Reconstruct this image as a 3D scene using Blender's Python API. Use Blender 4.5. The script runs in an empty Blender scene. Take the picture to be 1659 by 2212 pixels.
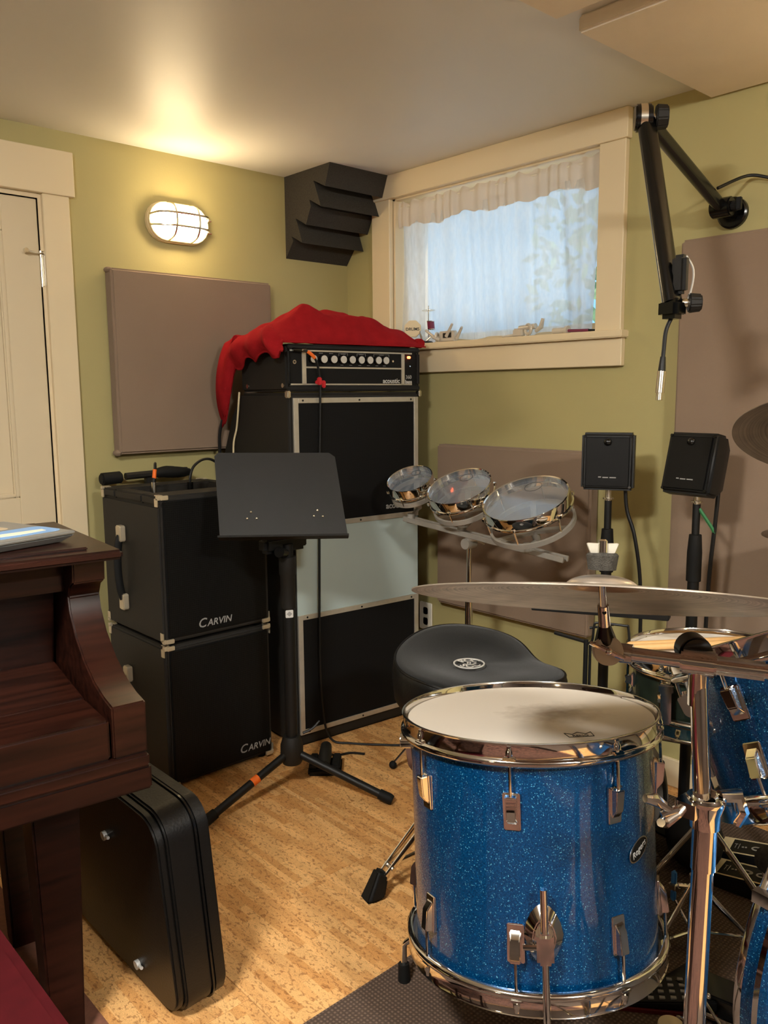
import bpy, bmesh, math, random
from mathutils import Vector, Matrix, Euler, noise
rnd = random.Random(7)
scn = bpy.context.scene
COL = scn.collection
R = math.radians
PI = math.pi

# ------------------------------------------------------------------ camera
cd = bpy.data.cameras.new('camera'); cam = bpy.data.objects.new('camera', cd); COL.objects.link(cam)
cd.sensor_fit = 'VERTICAL'; cd.sensor_height = 24.0; cd.sensor_width = 18.0
cd.lens = 1789.87 * 24.0 / 2212.0
cd.clip_start = 0.02
pitch, roll, yaw = R(8.087), R(-0.4503), R(42.4625)
fw = Vector((math.sin(yaw) * math.cos(pitch), math.cos(yaw) * math.cos(pitch), -math.sin(pitch)))
rt = Vector((math.cos(yaw), -math.sin(yaw), 0)); up = rt.cross(fw)
rt2 = math.cos(roll) * rt + math.sin(roll) * up; up2 = -math.sin(roll) * rt + math.cos(roll) * up
cam.matrix_world = Matrix(((rt2.x, up2.x, -fw.x, 0), (rt2.y, up2.y, -fw.y, 0), (rt2.z, up2.z, -fw.z, 1.25), (0, 0, 0, 1)))
scn.camera = cam

# ------------------------------------------------------------------ world, sun, exposure
LAMP_STRENGTH = 21.0
FILL_STRENGTH = 122.0  # output of the added ceiling fill lights
FILL_COLOR = (1.0, 0.97, 0.90)
LAMP_COLOR = (1.0, 0.78, 0.46)
wd = bpy.data.worlds.new('world'); scn.world = wd; wd.use_nodes = True
bg = wd.node_tree.nodes['Background']; bg.inputs[0].default_value = (0.28, 0.63, 1.0, 1); bg.inputs[1].default_value = 0.80
sd = bpy.data.lights.new('sun', 'SUN'); sd.energy = 5.0; sd.angle = R(1.5); sd.color = (1.0, 0.93, 0.82)
sun = bpy.data.objects.new('sun', sd); COL.objects.link(sun); sun.rotation_euler = (R(38), R(18), R(0))
sun.location = (6, -3, 8)
vs = scn.view_settings
vs.view_transform = 'Standard'; vs.look = 'None'; vs.gamma = 1.0; vs.use_curve_mapping = False
vs.exposure = 1.08
try:
    scn.cycles.use_denoising = True
    scn.cycles.max_bounces = 7
    scn.cycles.use_adaptive_sampling = True
    scn.cycles.adaptive_threshold = 0.05
    scn.cycles.transparent_max_bounces = 12
    scn.cycles.sample_clamp_indirect = 8.0
except Exception:
    pass

# ------------------------------------------------------------------ materials
def srgb(r, g, b):
    f = lambda c: (c / 255.0 / 12.92) if c <= 10 else ((c / 255.0 + 0.055) / 1.055) ** 2.4
    return (f(r), f(g), f(b), 1)

MATS = {}
def newmat(name):
    m = bpy.data.materials.new(name); m.use_nodes = True; MATS[name] = m
    nt = m.node_tree; return m, nt, nt.nodes['Principled BSDF']

def pm(name, col, rough=0.5, metal=0.0, spec=0.5, bump=None, var=None, coat=0.0, sheen=0.0):
    """plain procedural material: bump=(scale, strength[, stretch]), var=(scale, amount)"""
    m, nt, b = newmat(name); N = nt.nodes; Lk = nt.links
    b.inputs['Base Color'].default_value = col; b.inputs['Roughness'].default_value = rough
    b.inputs['Metallic'].default_value = metal; b.inputs['Specular IOR Level'].default_value = spec
    b.inputs['Coat Weight'].default_value = coat; b.inputs['Coat Roughness'].default_value = 0.08
    b.inputs['Sheen Weight'].default_value = sheen
    tc = N.new('ShaderNodeTexCoord')
    if var:
        n = N.new('ShaderNodeTexNoise'); n.inputs['Scale'].default_value = var[0]; n.inputs['Detail'].default_value = 4
        Lk.new(tc.outputs['Object'], n.inputs['Vector'])
        r = N.new('ShaderNodeMapRange'); r.inputs[1].default_value = 0.3; r.inputs[2].default_value = 0.7
        r.inputs[3].default_value = 1 - var[1]; r.inputs[4].default_value = 1 + var[1]
        Lk.new(n.outputs['Fac'], r.inputs[0])
        h = N.new('ShaderNodeVectorMath'); h.operation = 'SCALE'; h.inputs[0].default_value = col[:3]
        Lk.new(r.outputs[0], h.inputs['Scale']); Lk.new(h.outputs[0], b.inputs['Base Color'])
    if bump:
        n = N.new('ShaderNodeTexNoise'); n.inputs['Scale'].default_value = bump[0]; n.inputs['Detail'].default_value = 3
        Lk.new(tc.outputs['Object'], n.inputs['Vector'])
        bp = N.new('ShaderNodeBump'); bp.inputs['Strength'].default_value = bump[1]; bp.inputs['Distance'].default_value = 0.002
        Lk.new(n.outputs['Fac'], bp.inputs['Height']); Lk.new(bp.outputs[0], b.inputs['Normal'])
    return m

pm('wall', srgb(176, 165, 112), 0.62, bump=(160, .12), var=(2.0, .025))
pm('wall_rear_dark', srgb(74, 62, 54), .95, var=(5, .1))  # unseen rear walls, coloured dark so the chrome reflects darker tones
pm('ceiling', srgb(222, 220, 214), 0.46, spec=.35, bump=(90, .05), var=(1.5, .02))
pm('trim', srgb(226, 208, 172), 0.42, var=(3, .015))
pm('door', srgb(214, 198, 166), 0.42, var=(3, .015))
pm('fabric', srgb(144, 123, 104), 0.95, spec=.15, bump=(900, .5), var=(6, .03), sheen=.1)
pm('ceiling_fabric', srgb(232, 220, 204), 0.95, spec=.15, bump=(700, .4), var=(6, .03))
pm('foam', srgb(66, 62, 56), 1.0, spec=.1, bump=(500, .8), var=(300, .2))
pm('tolex', srgb(20, 19, 18), 0.55, spec=.35, bump=(700, .8), var=(500, .15))
pm('tolex_light', srgb(34, 31, 27), 0.6, spec=.35, bump=(700, .8), var=(500, .15))
pm('black', srgb(12, 12, 12), 0.5, spec=.4)
pm('black_matte', srgb(17, 16, 15), 0.75, spec=.25)
pm('black_gloss', srgb(10, 10, 10), 0.22, spec=.5)
pm('rubber', srgb(14, 14, 13), 0.7, spec=.3)
pm('stand_black', srgb(26, 24, 21), 0.55, spec=.35, bump=(600, .2))
pm('alu', srgb(196, 190, 176), 0.38, metal=.55, var=(40, .06))
pm('alu_grey', srgb(170, 164, 154), 0.45, metal=.3, var=(40, .06))
pm('chrome', (0.82, 0.80, 0.77, 1), 0.07, metal=1.0)
pm('chrome_soft', (0.72, 0.69, 0.64, 1), 0.2, metal=1.0)
pm('nickel', (0.75, 0.70, 0.60, 1), 0.25, metal=1.0)
pm('brass', (0.80, 0.56, 0.25, 1), 0.28, metal=1.0)
pm('horn', srgb(172, 188, 186), 0.6, var=(4, .03))
pm('white_print', srgb(205, 203, 198), 0.5)
pm('grey_print', srgb(150, 148, 144), 0.5)
pm('black_print', srgb(25, 25, 25), 0.6)
pm('orange', srgb(240, 110, 30), 0.5)
pm('red_tape', srgb(190, 25, 35), 0.6)
pm('green_tape', srgb(40, 110, 60), 0.6)
pm('fleece', srgb(150, 27, 31), 1.0, spec=.08, bump=(260, .5), var=(30, .10))
pm('knob_metal', srgb(205, 203, 198), .35, metal=.25)
pm('disc_metal', srgb(205, 196, 180), .32, metal=.15)
pm('protector', srgb(205, 192, 166), .3, metal=.55)
pm('velvet', srgb(62, 11, 15), 0.9, spec=.1, var=(30, .15))
pm('seat_cloth', srgb(18, 19, 19), 0.95, spec=.15, bump=(900, .5), sheen=.15)
pm('seat_vinyl', srgb(14, 13, 12), 0.42, spec=.35, bump=(200, .25))
pm('felt', srgb(66, 63, 58), 1.0, spec=.05, bump=(500, .9), var=(120, .25))
pm('stick_wood', srgb(214, 170, 112), 0.45, var=(60, .06))
pm('snare_shell', srgb(30, 38, 30), 0.25, var=(14, .6), coat=.4)
pm('head_white', srgb(228, 222, 212), 0.55, bump=(800, .15), var=(8, .02))

pm('laptop', srgb(150, 150, 148), 0.35, metal=.5)
pm('sticker_blue', srgb(120, 165, 215), 0.4); pm('sticker_white', srgb(235, 228, 205), 0.4)
pm('sticker_red', srgb(205, 110, 90), 0.4); pm('sticker_tan', srgb(190, 170, 140), 0.4)
pm('purple', srgb(120, 40, 70), 0.3, coat=.4)
pm('cream', srgb(222, 205, 165), 0.5)
pm('blue_plastic', srgb(60, 130, 200), 0.35)
pm('dark_red', srgb(95, 20, 18), 0.5)
pm('grey_bag', srgb(110, 104, 96), 0.8, bump=(400, .4))
pm('shrub', srgb(120, 150, 110), 0.8, var=(8, .4)); pm('pale_wall', srgb(225, 220, 215), 0.8, var=(3, .1))
pm('paving', srgb(200, 196, 190), 0.9, var=(6, .1))
pm('plate_white', srgb(225, 218, 200), 0.4)

# emissive lamp glass, glow of the added fill lights, pilot light, window glass, curtain
m, nt, b = newmat('lamp_glass'); b.inputs['Base Color'].default_value = (1, .95, .85, 1)
b.inputs['Emission Color'].default_value = (*LAMP_COLOR, 1); b.inputs['Emission Strength'].default_value = LAMP_STRENGTH
m, nt, b = newmat('fill_glow'); b.inputs['Base Color'].default_value = (1, .95, .85, 1)
b.inputs['Emission Color'].default_value = (*FILL_COLOR, 1); b.inputs['Emission Strength'].default_value = FILL_STRENGTH
m, nt, b = newmat('pilot'); b.inputs['Base Color'].default_value = (1, .2, .05, 1)
b.inputs['Emission Color'].default_value = (1, .12, .03, 1); b.inputs['Emission Strength'].default_value = 6
m, nt, b = newmat('glass'); b.inputs['Transmission Weight'].default_value = 1; b.inputs['Roughness'].default_value = 0.0; b.inputs['IOR'].default_value = 1.02

def curtain_mat(name, col, see, dif):
    m, nt, b = newmat(name); N = nt.nodes; Lk = nt.links; N.remove(b); out = N['Material Output']
    tr = N.new('ShaderNodeBsdfTransparent'); tl = N.new('ShaderNodeBsdfTranslucent'); df = N.new('ShaderNodeBsdfDiffuse')
    tl.inputs[0].default_value = col; df.inputs[0].default_value = col; tr.inputs[0].default_value = (1, 1, 1, 1)
    tc = N.new('ShaderNodeTexCoord'); mp = N.new('ShaderNodeMapping'); mp.inputs['Scale'].default_value = (60, 60, 18)
    n = N.new('ShaderNodeTexNoise'); n.inputs['Scale'].default_value = 1.0; n.inputs['Detail'].default_value = 5
    Lk.new(tc.outputs['Object'], mp.inputs[0]); Lk.new(mp.outputs[0], n.inputs['Vector'])
    r = N.new('ShaderNodeMapRange'); r.inputs[1].default_value = .35; r.inputs[2].default_value = .65; r.inputs[3].default_value = see * .6; r.inputs[4].default_value = see * 1.4
    Lk.new(n.outputs['Fac'], r.inputs[0])
    m1 = N.new('ShaderNodeMixShader'); m1.inputs[0].default_value = dif
    Lk.new(tl.outputs[0], m1.inputs[1]); Lk.new(df.outputs[0], m1.inputs[2])
    m2 = N.new('ShaderNodeMixShader'); Lk.new(r.outputs[0], m2.inputs[0]); Lk.new(m1.outputs[0], m2.inputs[1]); Lk.new(tr.outputs[0], m2.inputs[2])
    Lk.new(m2.outputs[0], out.inputs[0])
curtain_mat('sheer', (.88, .88, .87, 1), .15, .30)
curtain_mat('sheer_double', (.74, .66, .56, 1), .02, .80)

m, nt, b = newmat('head_clear'); N = nt.nodes; Lk = nt.links
b.inputs['Base Color'].default_value = srgb(150, 160, 172); b.inputs['Roughness'].default_value = .08; b.inputs['Alpha'].default_value = .34
b.inputs['Specular IOR Level'].default_value = 1.0; b.inputs['Coat Weight'].default_value = 1.0; b.inputs['Coat IOR'].default_value = 2.0; b.inputs['Coat Roughness'].default_value = .04
# grille cloth / perforated grille
def weave(name, c1, c2, scale, rough=.7):
    m, nt, b = newmat(name); N = nt.nodes; Lk = nt.links
    tc = N.new('ShaderNodeTexCoord'); v = N.new('ShaderNodeTexVoronoi'); v.inputs['Scale'].default_value = scale
    v.inputs['Randomness'].default_value = 0.15
    Lk.new(tc.outputs['Object'], v.inputs['Vector'])
    cr = N.new('ShaderNodeValToRGB'); cr.color_ramp.elements[0].color = c1; cr.color_ramp.elements[1].color = c2
    cr.color_ramp.elements[0].position = .25; cr.color_ramp.elements[1].position = .55
    Lk.new(v.outputs['Distance'], cr.inputs[0]); Lk.new(cr.outputs[0], b.inputs['Base Color'])
    b.inputs['Roughness'].default_value = rough; b.inputs['Specular IOR Level'].default_value = .2
weave('grille', srgb(8, 8, 8), srgb(18, 18, 19), 260)
weave('grille_metal', srgb(4, 4, 4), srgb(18, 18, 18), 150, .5)
weave('speaker_grille', srgb(8, 8, 8), srgb(22, 21, 20), 500, .5)

# blue sparkle
m, nt, b = newmat('sparkle'); N = nt.nodes; Lk = nt.links
tc = N.new('ShaderNodeTexCoord'); v = N.new('ShaderNodeTexVoronoi'); v.inputs['Scale'].default_value = 760
Lk.new(tc.outputs['Object'], v.inputs['Vector'])
sb = N.new('ShaderNodeVectorMath'); sb.operation = 'SUBTRACT'; sb.inputs[1].default_value = (.5, .5, .5); Lk.new(v.outputs['Color'], sb.inputs[0])
sc_ = N.new('ShaderNodeVectorMath'); sc_.operation = 'SCALE'; sc_.inputs['Scale'].default_value = 0.38; Lk.new(sb.outputs[0], sc_.inputs[0])
ge = N.new('ShaderNodeNewGeometry'); ad = N.new('ShaderNodeVectorMath'); ad.operation = 'ADD'; Lk.new(sc_.outputs[0], ad.inputs[0]); Lk.new(ge.outputs['Normal'], ad.inputs[1])
nm = N.new('ShaderNodeVectorMath'); nm.operation = 'NORMALIZE'; Lk.new(ad.outputs[0], nm.inputs[0]); Lk.new(nm.outputs[0], b.inputs['Normal'])
cr = N.new('ShaderNodeValToRGB'); sx = N.new('ShaderNodeSeparateColor'); Lk.new(v.outputs['Color'], sx.inputs[0]); Lk.new(sx.outputs[0], cr.inputs[0])
cr.color_ramp.elements[0].color = srgb(0, 56, 106); cr.color_ramp.elements[1].color = srgb(0, 92, 152); cr.color_ramp.elements[1].position = .955
e = cr.color_ramp.elements.new(.985); e.color = srgb(110, 205, 240)
Lk.new(cr.outputs[0], b.inputs['Base Color']); b.inputs['Metallic'].default_value = .55; b.inputs['Roughness'].default_value = .3
b.inputs['Coat Weight'].default_value = .8; b.inputs['Coat Roughness'].default_value = .06; Lk.new(ge.outputs['Normal'], b.inputs['Coat Normal'])

# worn drum head: stick wear blotch in the head's own coordinates
m, nt, b = newmat('head_worn'); N = nt.nodes; Lk = nt.links
tc = N.new('ShaderNodeTexCoord'); mp = N.new('ShaderNodeMapping'); mp.inputs['Location'].default_value = (.12, -.36, 0); mp.inputs['Scale'].default_value = (9.5, 8.0, 0)
mp.inputs['Rotation'].default_value = (0, 0, 0)
Lk.new(tc.outputs['Object'], mp.inputs[0])
ln = N.new('ShaderNodeVectorMath'); ln.operation = 'LENGTH'; Lk.new(mp.outputs[0], ln.inputs[0])
n1 = N.new('ShaderNodeTexNoise'); n1.inputs['Scale'].default_value = 34; n1.inputs['Detail'].default_value = 8; Lk.new(tc.outputs['Object'], n1.inputs['Vector'])
a1 = N.new('ShaderNodeMath'); a1.operation = 'MULTIPLY_ADD'; a1.inputs[1].default_value = .9; Lk.new(n1.outputs['Fac'], a1.inputs[0]); Lk.new(ln.outputs['Value'], a1.inputs[2])
r1 = N.new('ShaderNodeMapRange'); r1.inputs[1].default_value = .35; r1.inputs[2].default_value = 1.25; r1.inputs[3].default_value = .8; r1.inputs[4].default_value = 0
Lk.new(a1.outputs[0], r1.inputs[0])
mx = N.new('ShaderNodeMix'); mx.data_type = 'RGBA'; mx.inputs[6].default_value = srgb(208, 200, 188); mx.inputs[7].default_value = srgb(104, 82, 52)
Lk.new(r1.outputs[0], mx.inputs[0]); Lk.new(mx.outputs[2], b.inputs['Base Color']); b.inputs['Roughness'].default_value = .6
b.inputs['Specular IOR Level'].default_value = .3

# cork planks: streaky along the plank (local y)
m, nt, b = newmat('cork'); N = nt.nodes; Lk = nt.links
tc = N.new('ShaderNodeTexCoord'); oi = N.new('ShaderNodeObjectInfo')
ofs = N.new('ShaderNodeVectorMath'); ofs.operation = 'SCALE'; ofs.inputs[0].default_value = (37.0, 91.0, 13.0); Lk.new(oi.outputs['Random'], ofs.inputs['Scale'])
pv = N.new('ShaderNodeVectorMath'); pv.operation = 'ADD'; Lk.new(tc.outputs['Object'], pv.inputs[0]); Lk.new(ofs.outputs[0], pv.inputs[1])
def nz(scale, detail, stretch):
    mp = N.new('ShaderNodeMapping'); mp.inputs['Scale'].default_value = stretch; Lk.new(pv.outputs[0], mp.inputs[0])
    n = N.new('ShaderNodeTexNoise'); n.inputs['Scale'].default_value = scale; n.inputs['Detail'].default_value = detail; Lk.new(mp.outputs[0], n.inputs['Vector']); return n
s2 = nz(1, 6, (150, 78, 1)); s2.inputs['Distortion'].default_value = .8; s3 = nz(1, 3, (22, 7, 1)); s4 = nz(1, 5, (420, 300, 1))
sw = N.new('ShaderNodeSeparateXYZ'); Lk.new(pv.outputs[0], sw.inputs[0]); cb_ = N.new('ShaderNodeCombineXYZ'); Lk.new(sw.outputs[1], cb_.inputs[0]); Lk.new(sw.outputs[0], cb_.inputs[1])
bt = N.new('ShaderNodeTexBrick'); Lk.new(cb_.outputs[0], bt.inputs['Vector']); bt.inputs['Scale'].default_value = 1; bt.inputs['Mortar Size'].default_value = 0
bt.inputs['Brick Width'].default_value = .16; bt.inputs['Row Height'].default_value = .021; bt.offset = .37
bt.inputs['Color1'].default_value = srgb(206, 148, 86); bt.inputs['Color2'].default_value = srgb(236, 186, 122)
c2 = N.new('ShaderNodeMapRange'); c2.inputs[1].default_value = .36; c2.inputs[2].default_value = .47; c2.inputs[3].default_value = .68; c2.inputs[4].default_value = 0; Lk.new(s2.outputs['Fac'], c2.inputs[0])
mx = N.new('ShaderNodeMix'); mx.data_type = 'RGBA'; Lk.new(c2.outputs[0], mx.inputs[0]); Lk.new(bt.outputs['Color'], mx.inputs[6]); mx.inputs[7].default_value = srgb(138, 84, 42)
c3 = N.new('ShaderNodeMapRange'); c3.inputs[1].default_value = .3; c3.inputs[2].default_value = .7; c3.inputs[3].default_value = .88; c3.inputs[4].default_value = 1.10; Lk.new(s3.outputs['Fac'], c3.inputs[0])
c4 = N.new('ShaderNodeMapRange'); c4.inputs[1].default_value = .3; c4.inputs[2].default_value = .7; c4.inputs[3].default_value = .84; c4.inputs[4].default_value = 1.14; Lk.new(s4.outputs['Fac'], c4.inputs[0])
m34 = N.new('ShaderNodeMath'); m34.operation = 'MULTIPLY'; Lk.new(c3.outputs[0], m34.inputs[0]); Lk.new(c4.outputs[0], m34.inputs[1])
sc3 = N.new('ShaderNodeVectorMath'); sc3.operation = 'SCALE'; Lk.new(mx.outputs[2], sc3.inputs[0]); Lk.new(m34.outputs[0], sc3.inputs['Scale'])
Lk.new(sc3.outputs[0], b.inputs['Base Color']); b.inputs['Roughness'].default_value = .5; b.inputs['Specular IOR Level'].default_value = .35
pm('subfloor', srgb(60, 38, 20), .8)

# ribbed brown mat
m, nt, b = newmat('mat_rib'); N = nt.nodes; Lk = nt.links
tc = N.new('ShaderNodeTexCoord'); w = N.new('ShaderNodeTexWave'); w.inputs['Scale'].default_value = 36; w.inputs['Distortion'].default_value = .5; w.bands_direction = 'X'
w2 = N.new('ShaderNodeTexWave'); w2.inputs['Scale'].default_value = 36; w2.bands_direction = 'Y'
Lk.new(tc.outputs['Object'], w.inputs[0]); Lk.new(tc.outputs['Object'], w2.inputs[0])
mm = N.new('ShaderNodeMath'); mm.operation = 'MULTIPLY'; Lk.new(w.outputs['Fac'], mm.inputs[0]); Lk.new(w2.outputs['Fac'], mm.inputs[1])
cr = N.new('ShaderNodeValToRGB'); cr.color_ramp.elements[0].color = srgb(72, 56, 46); cr.color_ramp.elements[1].color = srgb(116, 96, 80); Lk.new(mm.outputs[0], cr.inputs[0])
Lk.new(cr.outputs[0], b.inputs['Base Color']); b.inputs['Roughness'].default_value = .9
bp = N.new('ShaderNodeBump'); bp.inputs['Strength'].default_value = .6; bp.inputs['Distance'].default_value = .003; Lk.new(mm.outputs[0], bp.inputs['Height']); Lk.new(bp.outputs[0], b.inputs['Normal'])

# oriental rug
m, nt, b = newmat('rug'); N = nt.nodes; Lk = nt.links
tc = N.new('ShaderNodeTexCoord'); v = N.new('ShaderNodeTexVoronoi'); v.inputs['Scale'].default_value = 26; v.distance = 'MANHATTAN'
Lk.new(tc.outputs['Object'], v.inputs[0])
cr = N.new('ShaderNodeValToRGB'); cr.color_ramp.interpolation = 'CONSTANT'
els = cr.color_ramp.elements; els[0].color = srgb(38, 20, 15); els[1].position = .25; els[1].color = srgb(104, 66, 50)
for p, c in ((.42, (84, 42, 32)), (.62, (112, 80, 60)), (.8, (54, 27, 20))):
    e = els.new(p); e.color = srgb(*c)
Lk.new(v.outputs['Distance'], cr.inputs[0]); Lk.new(cr.outputs[0], b.inputs['Base Color']); b.inputs['Roughness'].default_value = 1
pm('rug_edge', srgb(118, 76, 58), 1.0, var=(60, .15)); pm('rug_dark', srgb(52, 30, 20), 1.0, var=(60, .2))

# mahogany
m, nt, b = newmat('mahogany'); N = nt.nodes; Lk = nt.links
tc = N.new('ShaderNodeTexCoord'); mp = N.new('ShaderNodeMapping'); mp.inputs['Scale'].default_value = (3, 40, 40); Lk.new(tc.outputs['Object'], mp.inputs[0])
n = N.new('ShaderNodeTexNoise'); n.inputs['Scale'].default_value = 1.5; n.inputs['Detail'].default_value = 6; Lk.new(mp.outputs[0], n.inputs['Vector'])
cr = N.new('ShaderNodeValToRGB'); cr.color_ramp.elements[0].color = srgb(20, 7, 4); cr.color_ramp.elements[1].color = srgb(50, 22, 13)
cr.color_ramp.elements[0].position = .3; cr.color_ramp.elements[1].position = .75; Lk.new(n.outputs['Fac'], cr.inputs[0]); Lk.new(cr.outputs[0], b.inputs['Base Color'])
b.inputs['Roughness'].default_value = .34; b.inputs['Specular IOR Level'].default_value = .3

# cymbal bronze (aged, brushed rings)
def cymbal_mat(name, c1, c2):
    m, nt, b = newmat(name); N = nt.nodes; Lk = nt.links
    tc = N.new('ShaderNodeTexCoord'); ln = N.new('ShaderNodeVectorMath'); ln.operation = 'LENGTH'; Lk.new(tc.outputs['Object'], ln.inputs[0])
    w = N.new('ShaderNodeTexNoise'); w.noise_dimensions = '1D'; w.inputs['Scale'].default_value = 260; Lk.new(ln.outputs['Value'], w.inputs['W'])
    n = N.new('ShaderNodeTexNoise'); n.inputs['Scale'].default_value = 14; n.inputs['Detail'].default_value = 6; Lk.new(tc.outputs['Object'], n.inputs['Vector'])
    mm = N.new('ShaderNodeMath'); mm.operation = 'MULTIPLY_ADD'; mm.inputs[1].default_value = .5; Lk.new(w.outputs['Fac'], mm.inputs[0]); 
    m2 = N.new('ShaderNodeMath'); m2.operation = 'MULTIPLY'; m2.inputs[1].default_value = .55; Lk.new(n.outputs['Fac'], m2.inputs[0]); Lk.new(m2.outputs[0], mm.inputs[2])
    cr = N.new('ShaderNodeValToRGB'); cr.color_ramp.elements[0].color = c1; cr.color_ramp.elements[1].color = c2
    cr.color_ramp.elements[0].position = .35; cr.color_ramp.elements[1].position = .7; Lk.new(mm.outputs[0], cr.inputs[0]); Lk.new(cr.outputs[0], b.inputs['Base Color'])
    b.inputs['Metallic'].default_value = .75; b.inputs['Roughness'].default_value = .38
    bp = N.new('ShaderNodeBump'); bp.inputs['Strength'].default_value = .25; bp.inputs['Distance'].default_value = .001; Lk.new(mm.outputs[0], bp.inputs['Height']); Lk.new(bp.outputs[0], b.inputs['Normal'])
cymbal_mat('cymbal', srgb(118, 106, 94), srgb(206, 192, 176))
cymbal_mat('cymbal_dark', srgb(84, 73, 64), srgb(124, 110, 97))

# ------------------------------------------------------------------ mesh helpers
def frame(axis, hint=Vector((1, 0, 0))):
    a = Vector(axis).normalized(); h = Vector(hint)
    u = h - a * h.dot(a)
    if u.length < 1e-4:
        h = Vector((0, 1, 0)); u = h - a * h.dot(a)
    u.normalize(); v = a.cross(u)
    return u, v, a

def fmat(o, axis, hint=(1, 0, 0)):
    u, v, a = frame(axis, Vector(hint)); o = Vector(o)
    return Matrix(((u.x, v.x, a.x, o.x), (u.y, v.y, a.y, o.y), (u.z, v.z, a.z, o.z), (0, 0, 0, 1)))

class MB:
    def __init__(s, m=None):
        s.v = []; s.f = []; s.m = m or Matrix.Identity(4)
    def at(s, m): s.m = m; return s
    def add(s, vs, fs):
        k = len(s.v); s.v += [s.m @ Vector(p) for p in vs]; s.f += [tuple(i + k for i in f) for f in fs]; return s
    def hexa(s, p):
        return s.add(p, [(0, 3, 2, 1), (4, 5, 6, 7), (0, 1, 5, 4), (1, 2, 6, 5), (2, 3, 7, 6), (3, 0, 4, 7)])
    def box(s, x0, y0, z0, x1, y1, z1):
        x0, x1 = sorted((x0, x1)); y0, y1 = sorted((y0, y1)); z0, z1 = sorted((z0, z1))
        return s.hexa([(x0, y0, z0), (x1, y0, z0), (x1, y1, z0), (x0, y1, z0), (x0, y0, z1), (x1, y0, z1), (x1, y1, z1), (x0, y1, z1)])
    def cbox(s, c, d): return s.box(c[0] - d[0] / 2, c[1] - d[1] / 2, c[2] - d[2] / 2, c[0] + d[0] / 2, c[1] + d[1] / 2, c[2] + d[2] / 2)
    def lathe(s, prof, n=32, o=(0, 0, 0), axis=(0, 0, 1), a0=0, a1=2 * PI):
        u, v, a = frame(axis); o = Vector(o); vs = []; full = abs(a1 - a0 - 2 * PI) < 1e-6; cols = n if full else n + 1
        for i in range(cols):
            t = a0 + (a1 - a0) * i / n; d = u * math.cos(t) + v * math.sin(t)
            for r, z in prof: vs.append(o + d * r + a * z)
        k = len(prof); fs = []
        for i in range(n):
            j = (i + 1) % cols
            for q in range(k - 1):
                A, B, C, D = i * k + q, j * k + q, j * k + q + 1, i * k + q + 1
                if prof[q][0] < 1e-7: fs.append((A, C, D))
                elif prof[q + 1][0] < 1e-7: fs.append((A, B, D))
                else: fs.append((A, B, C, D))
        return s.add(vs, fs)
    def cyl(s, p0, p1, r0, r1=None, n=16):
        p0 = Vector(p0); p1 = Vector(p1); d = p1 - p0; r1 = r0 if r1 is None else r1
        return s.lathe([(0, 0), (r0, 0), (r1, d.length), (0, d.length)], n, p0, d)
    def sphere(s, c, r, n=16, sc=(1, 1, 1)):
        m0 = s.m; s.m = m0 @ Matrix.Translation(c) @ Matrix.Diagonal((*sc, 1))
        k = max(6, n // 2)
        s.lathe([(r * math.sin(PI * i / k), -r * math.cos(PI * i / k)) for i in range(k + 1)], n); s.m = m0; return s
    def tube(s, pts, r, n=8, closed=False, flat=None):
        pts = [Vector(p) for p in pts]; m = len(pts); rr = r if isinstance(r, (list, tuple)) else [r] * m
        vs = []; u = None
        for i, p in enumerate(pts):
            a = pts[(i - 1) % m] if (closed or i > 0) else p; b = pts[(i + 1) % m] if (closed or i < m - 1) else p
            t = (b - a).normalized()
            if u is None: u, v, _ = frame(t, Vector((0, 0, 1)) if abs(t.z) < .9 else Vector((1, 0, 0)))
            else:
                u = (u - t * u.dot(t)).normalized(); v = t.cross(u)
            for q in range(n):
                w = 2 * PI * (q + .5) / n
                fx, fy = (flat or (1, 1))
                vs.append(p + (u * math.cos(w) * fx + v * math.sin(w) * fy) * rr[i])
        fs = []
        for i in range(m if closed else m - 1):
            j = (i + 1) % m
            for q in range(n): fs.append((i * n + q, i * n + (q + 1) % n, j * n + (q + 1) % n, j * n + q))
        if not closed: fs += [tuple(range(n - 1, -1, -1)), tuple((m - 1) * n + q for q in range(n))]
        return s.add(vs, fs)
    def torus(s, c, R_, r, axis=(0, 0, 1), n=48, k=10, sq=None):
        u, v, a = frame(axis); c = Vector(c)
        return s.tube([c + (u * math.cos(2 * PI * i / n) + v * math.sin(2 * PI * i / n)) * R_ for i in range(n)], r, k, True)
    def prism(s, poly, h, o=(0, 0, 0), axis=(0, 0, 1), hint=(1, 0, 0)):
        m0 = s.m; s.m = m0 @ fmat(o, axis, hint); k = len(poly)
        s.add([(x, y, 0) for x, y in poly] + [(x, y, h) for x, y in poly],
              [tuple(range(k - 1, -1, -1)), tuple(range(k, 2 * k))] + [(i, (i + 1) % k, k + (i + 1) % k, k + i) for i in range(k)])
        s.m = m0; return s
    def grid(s, fn, nu, nv):
        return s.add([fn(i / nu, j / nv) for i in range(nu + 1) for j in range(nv + 1)],
                     [(i * (nv + 1) + j, (i + 1) * (nv + 1) + j, (i + 1) * (nv + 1) + j + 1, i * (nv + 1) + j + 1) for i in range(nu) for j in range(nv)])
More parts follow.
